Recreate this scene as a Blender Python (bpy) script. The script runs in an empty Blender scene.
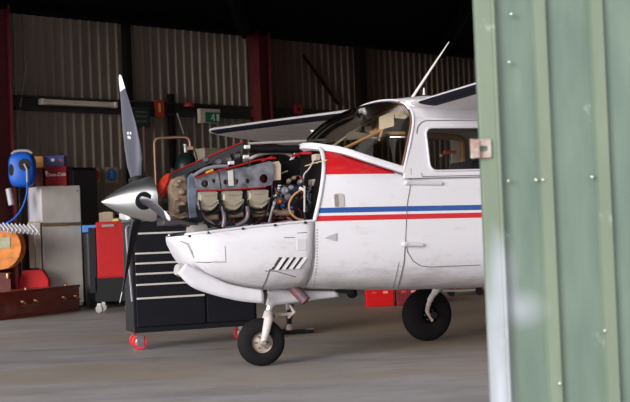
import bpy, bmesh, math, random
from mathutils import Vector, Matrix
from mathutils.geometry import tessellate_polygon
random.seed(7)
R=math.radians
sc=bpy.context.scene
col=sc.collection
# ---------------------------------------------------------------- camera
F=1260.; CX,CY=315.,201.; ROLL=R(2.3); PIT=math.atan(30/1260.); H=1.0
cr,sr=math.cos(ROLL),math.sin(ROLL); cp,sp=math.cos(PIT),math.sin(PIT)
def ray(px,py):
    dx,dy=px-CX,py-CY
    x=dx*cr-dy*sr; y=dx*sr+dy*cr
    return (x/F, cp+y/F*sp, sp-y/F*cp)
def at(px,py,D):
    r=ray(px,py); t=D/r[1]; return Vector((r[0]*t,D,H+r[2]*t))
def ground(px,py,z=0):
    r=ray(px,py); t=(z-H)/r[2]; return Vector((r[0]*t,r[1]*t,z))
cam=bpy.data.cameras.new('camera'); co=bpy.data.objects.new('camera',cam); col.objects.link(co)
RT=Vector((1,0,0)); FW=Vector((0,cp,sp)); UP=Vector((0,-sp,cp))
cxv=cr*RT-sr*UP; cyv=sr*RT+cr*UP; czv=-FW
m=Matrix((cxv,cyv,czv)).transposed().to_4x4(); m.translation=Vector((0,0,H))
co.matrix_world=m
cam.sensor_width=36; cam.lens=F/630*36; cam.clip_end=200
cam.dof.use_dof=True; cam.dof.focus_distance=10.0; cam.dof.aperture_fstop=5.6
sc.camera=co
# ---------------------------------------------------------------- materials
MATS={}
def mat(name,colr,rough=.5,metal=0,bump=0,bscale=40,var=0,vscale=6,spec=.5,coat=0,emit=0,tint=None,stretch=None):
    if name in MATS: return MATS[name]
    m=bpy.data.materials.new(name); m.use_nodes=True; nt=m.node_tree; N=nt.nodes; L=nt.links
    b=N['Principled BSDF']; b.inputs['Base Color'].default_value=(*colr,1)
    b.inputs['Roughness'].default_value=rough; b.inputs['Metallic'].default_value=metal
    b.inputs['Specular IOR Level'].default_value=spec; b.inputs['Coat Weight'].default_value=coat
    tc=N.new('ShaderNodeTexCoord'); mp=N.new('ShaderNodeMapping'); L.new(tc.outputs['Object'],mp.inputs['Vector'])
    if stretch: mp.inputs['Scale'].default_value=stretch
    if var or tint:
        n=N.new('ShaderNodeTexNoise'); n.inputs['Scale'].default_value=vscale; n.inputs['Detail'].default_value=6
        L.new(mp.outputs[0],n.inputs['Vector'])
        r=N.new('ShaderNodeValToRGB'); e=r.color_ramp.elements
        e[0].position=.36; e[1].position=.64
        t=tint or tuple(max(0,c*(1-var)) for c in colr)
        e[0].color=(*t,1); e[1].color=(*colr,1)
        L.new(n.outputs['Fac'],r.inputs['Fac']); L.new(r.outputs['Color'],b.inputs['Base Color'])
    if bump:
        n2=N.new('ShaderNodeTexNoise'); n2.inputs['Scale'].default_value=bscale; n2.inputs['Detail'].default_value=4
        L.new(mp.outputs[0],n2.inputs['Vector'])
        bp=N.new('ShaderNodeBump'); bp.inputs['Strength'].default_value=bump; bp.inputs['Distance'].default_value=.01
        L.new(n2.outputs['Fac'],bp.inputs['Height']); L.new(bp.outputs['Normal'],b.inputs['Normal'])
    if emit:
        b.inputs['Emission Color'].default_value=(*colr,1); b.inputs['Emission Strength'].default_value=emit
    MATS[name]=m; return m
def ramp(nt,vec,stops,interp='CONSTANT'):
    r=nt.nodes.new('ShaderNodeValToRGB'); r.color_ramp.interpolation=interp
    e=r.color_ramp.elements
    while len(e)>1: e.remove(e[0])
    e[0].position=stops[0][0]; e[0].color=(*stops[0][1],1)
    for p,c in stops[1:]:
        k=e.new(p); k.color=(*c,1)
    nt.links.new(vec,r.inputs['Fac']); return r.outputs['Color']
WHITE=(.66,.65,.69)
def paint_material():
    m=bpy.data.materials.new('aircraft_paint'); m.use_nodes=True; nt=m.node_tree; N=nt.nodes; L=nt.links
    b=N['Principled BSDF']; b.inputs['Roughness'].default_value=.42; b.inputs['Specular IOR Level'].default_value=.4
    tc=N.new('ShaderNodeTexCoord'); s=N.new('ShaderNodeSeparateXYZ'); L.new(tc.outputs['Object'],s.inputs[0])
    # slightly sloped stripe height: z - .0145*x
    a=N.new('ShaderNodeMath'); a.operation='MULTIPLY_ADD'; a.inputs[1].default_value=-.0145
    L.new(s.outputs['X'],a.inputs[0]); L.new(s.outputs['Z'],a.inputs[2])
    mr=N.new('ShaderNodeMapRange'); mr.inputs['From Min'].default_value=0; mr.inputs['From Max'].default_value=2.5; L.new(a.outputs[0],mr.inputs['Value'])
    z=lambda v:v/2.5
    blue=(.018,.075,.30); red=(.55,.012,.02)
    st=ramp(nt,mr.outputs[0],[(0,WHITE),(z(1.067),red),(z(1.111),WHITE),(z(1.130),blue),(z(1.170),WHITE)])
    # red wedge on the upper part ahead of the windshield
    top=ramp(nt,mr.outputs[0],[(0,(0,0,0)),(z(1.411),(1,1,1))])
    mx=N.new('ShaderNodeMapRange'); mx.inputs['From Min'].default_value=-2; mx.inputs['From Max'].default_value=0; L.new(s.outputs['X'],mx.inputs['Value'])
    fx=ramp(nt,mx.outputs[0],[(0,(0,0,0)),(.53,(1,1,1))])
    mu=N.new('ShaderNodeMath'); mu.operation='MULTIPLY'; L.new(top,mu.inputs[0]); L.new(fx,mu.inputs[1])
    mix=N.new('ShaderNodeMix'); mix.data_type='RGBA'; L.new(mu.outputs[0],mix.inputs['Factor']); L.new(st,mix.inputs[6]); mix.inputs[7].default_value=(*red,1)
    # grime: blotchy dirt, streaks stretched along the body, more on the belly
    mp=N.new('ShaderNodeMapping'); mp.inputs['Scale'].default_value=(1.6,3,5); L.new(tc.outputs['Object'],mp.inputs['Vector'])
    n=N.new('ShaderNodeTexNoise'); n.inputs['Scale'].default_value=2.4; n.inputs['Detail'].default_value=8; n.inputs['Roughness'].default_value=.7; L.new(mp.outputs[0],n.inputs['Vector'])
    bel=N.new('ShaderNodeMapRange'); bel.inputs['From Min'].default_value=.48; bel.inputs['From Max'].default_value=.80; bel.inputs['To Min'].default_value=.30; bel.inputs['To Max'].default_value=0
    L.new(s.outputs['Z'],bel.inputs['Value'])
    ad=N.new('ShaderNodeMath'); ad.operation='ADD'; L.new(n.outputs['Fac'],ad.inputs[0]); L.new(bel.outputs[0],ad.inputs[1])
    dr=ramp(nt,ad.outputs[0],[(0,(0,0,0)),(.57,(0,0,0)),(.68,(.22,.22,.22)),(.9,(.6,.6,.6))],'LINEAR')
    m2=N.new('ShaderNodeMix'); m2.data_type='RGBA'; L.new(dr,m2.inputs['Factor']); L.new(mix.outputs[2],m2.inputs[6]); m2.inputs[7].default_value=(.30,.25,.23,1)
    L.new(m2.outputs[2],b.inputs['Base Color'])
    n2=N.new('ShaderNodeTexNoise'); n2.inputs['Scale'].default_value=7; L.new(tc.outputs['Object'],n2.inputs['Vector'])
    bp=N.new('ShaderNodeBump'); bp.inputs['Strength'].default_value=.12; bp.inputs['Distance'].default_value=.02
    L.new(n2.outputs['Fac'],bp.inputs['Height']); L.new(bp.outputs['Normal'],b.inputs['Normal'])
    return m
PAINT=paint_material()
def glass_material(name,tint,gl=.12,rough=.02):
    m=bpy.data.materials.new(name); m.use_nodes=True; nt=m.node_tree; N=nt.nodes; L=nt.links
    N.remove(N['Principled BSDF']); o=N['Material Output']
    t=N.new('ShaderNodeBsdfTransparent'); t.inputs[0].default_value=(*tint,1)
    g=N.new('ShaderNodeBsdfGlossy'); g.inputs['Roughness'].default_value=rough
    lw=N.new('ShaderNodeFresnel'); lw.inputs[0].default_value=1.35
    mm=N.new('ShaderNodeMixShader'); L.new(lw.outputs[0],mm.inputs[0]); L.new(t.outputs[0],mm.inputs[1]); L.new(g.outputs[0],mm.inputs[2]); L.new(mm.outputs[0],o.inputs[0])
    return m
GLASS=glass_material('cabin_glass',(.80,.78,.72))
white=mat('white_paint',WHITE,.42,var=.12,vscale=5,bump=.05)
wingw=mat('wing_white',(.86,.82,.83),.45,var=.14,vscale=3)
alu=mat('polished_aluminium',(.82,.83,.84),.36,1,bump=.06,bscale=3)
steel=mat('grey_steel',(.45,.44,.43),.4,.8)
chrome=mat('chrome',(.75,.75,.75),.2,1)
rubber=mat('tyre_rubber',(.009,.008,.009),.8,spec=.15,bump=.2,bscale=60)
blackm=mat('black_metal',(.010,.010,.012),.5,spec=.25)
blackp=mat('black_plastic',(.006,.006,.007),.6,spec=.2)
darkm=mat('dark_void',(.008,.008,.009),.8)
redp=mat('red_paint',(.42,.003,.005),.5,var=.15,spec=.2)
redrub=mat('red_silicone',(.34,.012,.016),.7,spec=.2)
tan=mat('tan_castings',(.26,.18,.125),.6,.15,bump=.5,bscale=50,var=.35,vscale=16)
covm=mat('rocker_cover_grey',(.30,.26,.20),.5,.1,bump=.1,var=.15,vscale=18)
bafm=mat('baffle_aluminium',(.20,.20,.235),.55,.25,bump=.3,bscale=30,var=.55,vscale=14)
bluep=mat('blue_plastic',(.006,.10,.52),.4,spec=.25)
tanl=mat('cabin_tan',(.58,.34,.16),.7,var=.2)
visor=mat('visor_fabric',(.72,.62,.50),.8,var=.1)
# ---------------------------------------------------------------- mesh builder
class MB:
    def __init__(s): s.v=[]; s.f=[]
    def add(s,vs,fs):
        o=len(s.v); s.v+= [Vector(v) for v in vs]; s.f+=[tuple(o+i for i in f) for f in fs]; return s
    def box(s,c,d,rot=None,taper=1):
        c=Vector(c); x,y,z=[k/2 for k in d]
        vs=[Vector((sx*x*(taper if sz>0 else 1),sy*y*(taper if sz>0 else 1),sz*z)) for sz in(-1,1) for sy in(-1,1) for sx in(-1,1)]
        if rot is not None:
            vs=[rot@v for v in vs]
        return s.add([c+v for v in vs],[(0,2,3,1),(4,5,7,6),(0,1,5,4),(2,6,7,3),(0,4,6,2),(1,3,7,5)])
    def ring(s,rings,closed=True,cap=(True,True)):
        n=len(rings[0]); vs=[v for r in rings for v in r]; fs=[]
        for i in range(len(rings)-1):
            for j in range(n if closed else n-1):
                k=(j+1)%n; fs.append((i*n+j,i*n+k,(i+1)*n+k,(i+1)*n+j))
        if closed and cap[0]: fs.append(tuple(reversed(range(n))))
        if closed and cap[1]: fs.append(tuple((len(rings)-1)*n+j for j in range(n)))
        return s.add(vs,fs)
    def tube(s,pts,r,n=10,flat=None):
        pts=[Vector(p) for p in pts]; rs=r if isinstance(r,(list,tuple)) else [r]*len(pts)
        rings=[]; prev=None
        for i,p in enumerate(pts):
            d=(pts[min(i+1,len(pts)-1)]-pts[max(i-1,0)]).normalized()
            if prev is None:
                a=Vector((0,0,1)) if abs(d.z)<.9 else Vector((1,0,0)); u=(a-d*a.dot(d)).normalized()
            else: u=(prev-d*prev.dot(d)).normalized()
            prev=u; w=d.cross(u)
            rings.append([p+rs[i]*(math.cos(2*math.pi*k/n)*u+math.sin(2*math.pi*k/n)*w) for k in range(n)])
        return s.ring(rings)
    def lathe(s,prof,o,axis,n=32,cap=(True,True)):
        """prof: (along, radius)"""
        a=Vector(axis).normalized(); t=Vector((0,0,1)) if abs(a.z)<.9 else Vector((1,0,0))
        u=(t-a*t.dot(a)).normalized(); w=a.cross(u); o=Vector(o)
        rings=[[o+a*h+max(r,.0004)*(math.cos(2*math.pi*k/n)*u+math.sin(2*math.pi*k/n)*w) for k in range(n)] for h,r in prof]
        return s.ring(rings,cap=cap)
    def prism(s,poly,holes,fn,thick):
        """poly: 2D outline, holes: list of outlines; fn(a,b)->3D; thick: 3D offset"""
        loops=[poly]+list(holes); flat=[Vector((p[0],p[1],0)) for l in loops for p in l]
        tris=tessellate_polygon([[Vector((p[0],p[1],0)) for p in l] for l in loops])
        front=[Vector(fn(p.x,p.y)) for p in flat]; th=Vector(thick); n=len(flat)
        vs=front+[v+th for v in front]; fs=[tuple(t) for t in tris]+[tuple(n+i for i in reversed(t)) for t in tris]
        o=0
        for l in loops:
            for i in range(len(l)):
                j=(i+1)%len(l); fs.append((o+i,o+j,n+o+j,n+o+i))
            o+=len(l)
        return s.add(vs,fs)
    def build(s,name,m,parent=None,smooth=False,bevel=0,label=None,origin=None,angle=40,solid=0,sub=0):
        me=bpy.data.meshes.new(name)
        o3=Vector(origin) if origin is not None else Vector((0,0,0))
        me.from_pydata([v-o3 for v in s.v],[],s.f)
        bm=bmesh.new(); bm.from_mesh(me); bmesh.ops.remove_doubles(bm,verts=bm.verts,dist=1e-5)
        bmesh.ops.recalc_face_normals(bm,faces=bm.faces); bm.to_mesh(me); bm.free()
        if m: me.materials.append(m)
        ob=bpy.data.objects.new(name,me); col.objects.link(ob); ob.location=o3
        if parent: ob.parent=parent
        if smooth:
            for p in me.polygons: p.use_smooth=True
            me.set_sharp_from_angle(angle=R(angle))
        if solid:
            md=ob.modifiers.new('s','SOLIDIFY'); md.thickness=solid; md.offset=-1
        if bevel:
            md=ob.modifiers.new('b','BEVEL'); md.width=bevel; md.segments=2; md.limit_method='ANGLE'; md.angle_limit=R(40)
        if sub:
            md=ob.modifiers.new('u','SUBSURF'); md.levels=sub; md.render_levels=sub
        if label: ob['label']=label
        return ob
def tag(o,label,cat,group=None,kind=None):
    o['label']=label; o['category']=cat
    if group: o['group']=group
    if kind: o['kind']=kind
    return o
def struct(o): o['kind']='structure'; return o
def empty(name,loc=(0,0,0),rz=0):
    o=bpy.data.objects.new(name,None); col.objects.link(o); o.location=loc; o.rotation_euler=(0,0,rz); o.empty_display_size=.1; return o
def box(c,d,name,m,parent=None,bevel=.004,rot=None,**k): return MB().box(c,d,rot).build(name,m,parent,bevel=bevel,**k)
def text(s_,size,name,m,parent,loc,rot,shear=0,depth=.001,bold=0):
    cu=bpy.data.curves.new(name,'FONT'); cu.body=s_; cu.size=size; cu.align_x='CENTER'; cu.align_y='CENTER'; cu.shear=shear; cu.extrude=depth; cu.offset=bold
    t=bpy.data.objects.new('tmp_'+name,cu); col.objects.link(t); bpy.context.view_layer.update()
    me=bpy.data.meshes.new_from_object(t); bpy.data.objects.remove(t)
    me.materials.clear(); me.materials.append(m)
    o=bpy.data.objects.new(name,me); col.objects.link(o); o.parent=parent; o.location=loc; o.rotation_euler=rot; return o
def rrect(x0,z0,x1,z1,r,n=6):
    pts=[]
    for cx_,cz_,a0 in((x1-r,z1-r,0),(x0+r,z1-r,90),(x0+r,z0+r,180),(x1-r,z0+r,270)):
        for i in range(n+1):
            a=R(a0+90*i/n); pts.append((cx_+r*math.cos(a),cz_+r*math.sin(a)))
    return pts
def curve(pts,n=8):
    """Catmull-Rom through 3D points"""
    P=[Vector(p) for p in pts]; P=[P[0]*2-P[1]]+P+[P[-1]*2-P[-2]]; out=[]
    for i in range(1,len(P)-2):
        for k in range(n):
            t=k/n; a,b,c,d=P[i-1:i+3]
            out.append(.5*((2*b)+(c-a)*t+(2*a-5*b+4*c-d)*t*t+(3*b-a-3*c+d)*t**3))
    out.append(P[-2]); return out
# ================================================================ SETTING
VPX=1350.; K=31500.
WD=Vector((VPX/F,1,0)).normalized()          # direction of the rear wall (to the right and away)
WN=Vector((WD.y,-WD.x,0))                     # towards the camera side
def wall_pt(px,py,off=0):
    """point where the line of sight meets the rear wall plane moved 'off' metres into the hall"""
    p0=Vector((0,K/VPX,0))+WN*off; r=Vector(ray(px,py)); o=Vector((0,0,H))
    t=(p0-o).dot(WN)/r.dot(WN); return o+r*t
W0=Vector((0,K/VPX,0))
def WL(u,off,z): return W0+WD*u+WN*off+Vector((0,0,z))
# floor
def floor_material():
    m=bpy.data.materials.new('concrete_floor'); m.use_nodes=True; nt=m.node_tree; N=nt.nodes; L=nt.links; b=N['Principled BSDF']
    b.inputs['Roughness'].default_value=.55; b.inputs['Specular IOR Level'].default_value=.3
    tc=N.new('ShaderNodeTexCoord'); mp=N.new('ShaderNodeMapping'); mp.inputs['Scale'].default_value=(.9,2.2,1); L.new(tc.outputs['Object'],mp.inputs['Vector'])
    n=N.new('ShaderNodeTexNoise'); n.inputs['Scale'].default_value=1.1; n.inputs['Detail'].default_value=9; n.inputs['Roughness'].default_value=.65; L.new(mp.outputs[0],n.inputs['Vector'])
    c=ramp(nt,n.outputs['Fac'],[(.3,(.23,.215,.215)),(.5,(.325,.31,.312)),(.7,(.40,.385,.385))],'LINEAR')
    n2=N.new('ShaderNodeTexNoise'); n2.inputs['Scale'].default_value=.33; n2.inputs['Detail'].default_value=3; L.new(mp.outputs[0],n2.inputs['Vector'])
    f=ramp(nt,n2.outputs['Fac'],[(.48,(0,0,0)),(.62,(.8,.8,.8))],'LINEAR')
    mx=N.new('ShaderNodeMix'); mx.data_type='RGBA'; L.new(f,mx.inputs['Factor']); L.new(c,mx.inputs[6]); mx.inputs[7].default_value=(.335,.275,.215,1)
    n3=N.new('ShaderNodeTexNoise'); n3.inputs['Scale'].default_value=3.2; n3.inputs['Detail'].default_value=5; L.new(mp.outputs[0],n3.inputs['Vector'])
    g=ramp(nt,n3.outputs['Fac'],[(.60,(0,0,0)),(.74,(.55,.55,.55))],'LINEAR')
    m3=N.new('ShaderNodeMix'); m3.data_type='RGBA'; L.new(g,m3.inputs['Factor']); L.new(mx.outputs[2],m3.inputs[6]); m3.inputs[7].default_value=(.19,.17,.165,1)
    v=N.new('ShaderNodeVectorMath'); v.operation='SUBTRACT'; v.inputs[1].default_value=(1.2,14.5,0); L.new(tc.outputs['Object'],v.inputs[0])
    v2=N.new('ShaderNodeVectorMath'); v2.operation='MULTIPLY'; v2.inputs[1].default_value=(1/3.4,1/4.6,0); L.new(v.outputs[0],v2.inputs[0])
    ln=N.new('ShaderNodeVectorMath'); ln.operation='LENGTH'; L.new(v2.outputs[0],ln.inputs[0])
    ad=N.new('ShaderNodeMath'); ad.operation='MULTIPLY_ADD'; L.new(n.outputs['Fac'],ad.inputs[0]); ad.inputs[1].default_value=1.3; L.new(ln.outputs['Value'],ad.inputs[2])
    q=N.new('ShaderNodeMapRange'); q.inputs['From Min'].default_value=1.7; q.inputs['From Max'].default_value=1.1; q.inputs['To Min'].default_value=0; q.inputs['To Max'].default_value=.75; L.new(ad.outputs[0],q.inputs['Value'])
    m5=N.new('ShaderNodeMix'); m5.data_type='RGBA'; L.new(q.outputs[0],m5.inputs['Factor']); L.new(m3.outputs[2],m5.inputs[6]); m5.inputs[7].default_value=(.33,.245,.165,1)
    L.new(m5.outputs[2],b.inputs['Base Color'])
    n4=N.new('ShaderNodeTexNoise'); n4.inputs['Scale'].default_value=30; n4.inputs['Detail'].default_value=6; L.new(tc.outputs['Object'],n4.inputs['Vector'])
    bp=N.new('ShaderNodeBump'); bp.inputs['Strength'].default_value=.25; bp.inputs['Distance'].default_value=.01; L.new(n4.outputs['Fac'],bp.inputs['Height']); L.new(bp.outputs['Normal'],b.inputs['Normal'])
    return m
FLOORM=floor_material()
struct(MB().box((0,16,-.1),(40,50,.2)).build('floor',FLOORM))
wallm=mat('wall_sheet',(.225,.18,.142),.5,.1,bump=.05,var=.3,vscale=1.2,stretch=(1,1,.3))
dirtyred=mat('column_red',(.10,.005,.008),.6,var=.3,vscale=8)
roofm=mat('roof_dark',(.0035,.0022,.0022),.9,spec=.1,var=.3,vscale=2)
# rear wall: ribbed sheet, real trapezoidal ribs
def ribbed(u0,u1,pitch,fn,z0,z1,depth=.035,rw=.045,sl=.02):
    prof=[]; u=u0
    while u<u1:
        prof+=[(u,0),(u+pitch-rw-2*sl,0),(u+pitch-rw-sl,depth),(u+pitch-sl,depth)]; u+=pitch
    prof.append((u,0))
    mb=MB(); n=len(prof)
    vs=[fn(a,b,z0) for a,b in prof]+[fn(a,b,z1) for a,b in prof]
    mb.add(vs,[(i,i+1,n+i+1,n+i) for i in range(n-1)]); return mb
WALLTOP=4.55
usp=wall_pt(262,90).x/WD.x
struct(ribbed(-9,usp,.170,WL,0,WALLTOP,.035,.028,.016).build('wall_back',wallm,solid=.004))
struct(ribbed(usp+.01,15,.170,WL,0,WALLTOP,.035,.028,.016).build('wall_rear',mat('wall_sheet_dark',(.11,.068,.052),.5,.1,bump=.05,var=.35,vscale=1.2,stretch=(1,1,.3)),solid=.004))  # same ribbed sheet in a darker, redder tone right of the column
# dark eaves beam and roof
mb=MB(); 
mb.box(WL(3,.15,WALLTOP+.25),(24,.3,.6),Matrix.Rotation(math.atan2(WD.y,WD.x),3,'Z'))
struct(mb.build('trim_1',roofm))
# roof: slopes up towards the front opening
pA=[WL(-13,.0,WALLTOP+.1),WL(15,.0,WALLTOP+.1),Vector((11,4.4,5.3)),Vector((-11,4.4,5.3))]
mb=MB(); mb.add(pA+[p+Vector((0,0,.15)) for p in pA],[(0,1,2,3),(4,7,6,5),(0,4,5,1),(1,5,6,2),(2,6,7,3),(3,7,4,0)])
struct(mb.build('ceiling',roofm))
# rafters
for k in range(5):
    a=WL(-7+5.2*k,.3,WALLTOP-.05); b=a+Vector((.0,-1,0))*min(14,(a.y-4.6)); b.z=5.0
    t=MB().tube([a,b],.12,4).build('rafter',roofm); t['kind']='structure'; t.name='trim_%d'%(k+2)
struct(MB().box((11,17.5,2.9),(.1,26,5.8)).build('wall_right',wallm))
rotw=Matrix.Rotation(math.atan2(WD.y,WD.x),3,'Z')
def upos(px,py,off): 
    p=wall_pt(px,py,off); return (p-W0-WN*off).dot(WD),p.z
# girt along the wall
u0,_=upos(14,105,.1); u1,_=upos(470,110,.1)
zg=wall_pt(60,104,.1).z
mb=MB().box(WL((u0+u1)/2,.10,zg+.09),(u1-u0,.12,.03),rotw).box(WL((u0+u1)/2,.10,zg-.10),(u1-u0,.12,.03),rotw).box(WL((u0+u1)/2,.06,zg),(u1-u0,.03,.2),rotw)
mb.build('trim_7',mat('girt_dark',(.02,.015,.015),.7))['kind']='structure'
# columns (red painted steel H sections)
def column(u,name,w=.30,off=.22):
    c=WL(u,off,0); mb=MB()
    for s_ in(-1,1): mb.box(c+WD*(s_*w/2)+Vector((0,0,WALLTOP/2)),(.02,.28,WALLTOP),rotw)
    mb.box(c+Vector((0,0,WALLTOP/2)),(w,.02,WALLTOP),rotw)
    mb.box(c+Vector((0,0,.012)),(w+.12,.36,.024),rotw)
    return struct(mb.build(name,dirtyred))
uc,_=upos(3,200,.3); column(uc-.0,'trim_8',.36)
uc2,_=upos(264,90,.3); column(uc2,'trim_9',.26)
uc3,_=upos(368,80,.3); struct(MB().box(WL(uc3,.1,WALLTOP/2),(.16,.16,WALLTOP),rotw).build('trim_10',mat('post_dark',(.012,.007,.007),.8,spec=.1)))
# narrow dark posts on the rear wall
for i,px in enumerate((127,)):
    u,_=upos(px,60,.08); struct(MB().box(WL(u,.08,WALLTOP/2),(.11,.12,WALLTOP),rotw).build('trim_%d'%(11+i),mat('post_dark',(.012,.007,.007),.8,spec=.1)))
# diagonal brace right bay
a=wall_pt(303,55,.08); b=wall_pt(338,104,.08)
struct(MB().tube([a,b],.03,6).build('trim_13',MATS['post_dark']))
# ---------------------------------------------------------------- green hangar door leaf (near right)
def door_material():
    m=bpy.data.materials.new('green_sheet'); m.use_nodes=True; nt=m.node_tree; N=nt.nodes; L=nt.links; b=N['Principled BSDF']
    b.inputs['Roughness'].default_value=.6; b.inputs['Specular IOR Level'].default_value=.3
    tc=N.new('ShaderNodeTexCoord'); s=N.new('ShaderNodeSeparateXYZ'); L.new(tc.outputs['Object'],s.inputs[0])
    mp=N.new('ShaderNodeMapping'); mp.inputs['Scale'].default_value=(5,5,1.0); L.new(tc.outputs['Object'],mp.inputs['Vector'])
    n=N.new('ShaderNodeTexNoise'); n.inputs['Scale'].default_value=2.2; n.inputs['Detail'].default_value=8; L.new(mp.outputs[0],n.inputs['Vector'])
    c=ramp(nt,n.outputs['Fac'],[(.3,(.085,.125,.10)),(.55,(.11,.152,.12)),(.75,(.135,.185,.145))],'LINEAR')
    # lighter, yellower tone on the crowns of the ribs (object y is towards the camera)
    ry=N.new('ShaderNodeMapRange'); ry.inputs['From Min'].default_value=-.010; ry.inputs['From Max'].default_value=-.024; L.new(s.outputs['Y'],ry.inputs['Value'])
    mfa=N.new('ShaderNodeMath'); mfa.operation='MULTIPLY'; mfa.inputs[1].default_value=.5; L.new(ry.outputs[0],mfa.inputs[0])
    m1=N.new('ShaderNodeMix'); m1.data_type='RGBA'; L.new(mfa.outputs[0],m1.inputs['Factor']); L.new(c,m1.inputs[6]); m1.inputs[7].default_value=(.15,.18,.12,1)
    # scuffs: scattered chips
    n2=N.new('ShaderNodeTexNoise'); n2.inputs['Scale'].default_value=9; n2.inputs['Detail'].default_value=6; n2.inputs['Roughness'].default_value=.6; L.new(tc.outputs['Object'],n2.inputs['Vector'])
    sc2=ramp(nt,n2.outputs['Fac'],[(.66,(0,0,0)),(.72,(.5,.5,.5))],'LINEAR')
    m2=N.new('ShaderNodeMix'); m2.data_type='RGBA'; L.new(sc2,m2.inputs['Factor']); L.new(m1.outputs[2],m2.inputs[6]); m2.inputs[7].default_value=(.26,.31,.27,1)
    # pale patches low on the leaf, soft round spots
    out=m2.outputs[2]
    for (x,z,rx,rz,st) in ((.585,.42,.06,.50,1.5),(.66,.715,.12,.07,.5),(.62,.84,.05,.14,.5)):
        v=N.new('ShaderNodeVectorMath'); v.operation='SUBTRACT'; v.inputs[1].default_value=(x,0,z); L.new(tc.outputs['Object'],v.inputs[0])
        v2=N.new('ShaderNodeVectorMath'); v2.operation='MULTIPLY'; v2.inputs[1].default_value=(1/rx,0,1/rz); L.new(v.outputs[0],v2.inputs[0])
        ln=N.new('ShaderNodeVectorMath'); ln.operation='LENGTH'; L.new(v2.outputs[0],ln.inputs[0])
        ad=N.new('ShaderNodeMath'); ad.operation='MULTIPLY_ADD'; L.new(n.outputs['Fac'],ad.inputs[0]); ad.inputs[1].default_value=.8; L.new(ln.outputs['Value'],ad.inputs[2])
        q=N.new('ShaderNodeMapRange'); q.inputs['From Min'].default_value=1.5; q.inputs['From Max'].default_value=.5; q.inputs['To Min'].default_value=0; q.inputs['To Max'].default_value=min(1,st); L.new(ad.outputs[0],q.inputs['Value'])
        mm=N.new('ShaderNodeMix'); mm.data_type='RGBA'; L.new(q.outputs[0],mm.inputs['Factor']); L.new(out,mm.inputs[6]); mm.inputs[7].default_value=(.36,.38,.44,1); out=mm.outputs[2]
    L.new(out,b.inputs['Base Color']); return m
DOORM=door_material()
DD=4.2
xe=at(481.5,200,DD).x
dr=empty('door_1',(0,DD,0)); dr['kind']='structure'
x_seam=at(498.5,200,DD).x; x_r1=at(537,200,DD).x
mb=MB(); prof=[(x_seam,0)]; u=x_r1
while u<3.4:
    prof+=[(u,0),(u+.014,-.028),(u+.050,-.028),(u+.064,0)]; u+=.19
n=len(prof); vs=[(a,b,-.02) for a,b in prof]+[(a,b,4.6) for a,b in prof]
mb.add(vs,[(i,i+1,n+i+1,n+i) for i in range(n-1)])
pan=mb.build('panel',DOORM,dr,solid=.003)
# edge channel: folded angle, its lip standing proud of the panel
mb=MB(); mb.box(((xe+x_seam)/2,-.008,2.3),(x_seam-xe,.05,4.64)); mb.box((x_seam+.004,-.022,2.3),(.012,.028,4.64))
mb.build('edge_channel',DOORM,dr,bevel=.004)
mb=MB()
for k in(0,1.2,2.4,3.6,4.4): mb.box((2.04,.05,.15+k),(2.8,.05,.08))
mb.build('door_frame',MATS['girt_dark'],dr)
# screws
mb=MB()
for (px,py) in((508,181),(536,180),(543,180),(592,177),(509,62),(605,331),(560,384),(511,14)):
    p=at(px,py,DD-.03); mb.lathe([(0,.007),(.006,.006),(.009,.003)],(p.x,-.026,p.z),(0,-1,0),10)
mb.build('screw',chrome,dr)
rust=mat('rusty_plate',(.33,.30,.28),.75,.1,var=.5,vscale=26,tint=(.22,.12,.09),bump=.4)
hc=at(481.5,148.5,DD-.045)
mb=MB(); mb.prism(rrect(-.032,-.031,.032,.031,.006),[rrect(-.008,-.010,.020,.008,.004)],lambda a,b:(hc.x+a,-.045,hc.z+b),(0,.008,0))
mb.box((hc.x-.020,-.050,hc.z),(.022,.016,.060)); mb.tube([(hc.x-.031,-.052,hc.z-.032),(hc.x-.031,-.052,hc.z+.032)],.007)
mb.build('hasp',rust,dr,bevel=.001)
# ================================================================ AIRCRAFT
PSI=R(21); NW=ground(262,366)
fw=Vector((-math.cos(PSI),-math.sin(PSI),0)); pt=Vector((math.sin(PSI),-math.cos(PSI),0))
AC=empty('light_aircraft',NW,math.atan2(fw.y,fw.x))
tag(AC,'white high-wing light aircraft with red and blue stripes, cowling off and engine exposed','aircraft')
def P(px,py,Y):
    r=Vector(ray(px,py)); o=Vector((0,0,H)); t=(Y+(NW-o).dot(pt))/r.dot(pt)
    w=o+r*t-NW; return Vector((w.dot(fw),Y,w.z))
def lerpk(keys,x):
    ks=sorted(keys); 
    if x<=ks[0][0]: return ks[0][1:]
    for a,b in zip(ks,ks[1:]):
        if x<=b[0]:
            t=(x-a[0])/(b[0]-a[0]); return tuple(p+(q-p)*t for p,q in zip(a[1:],b[1:]))
    return ks[-1][1:]
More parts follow.
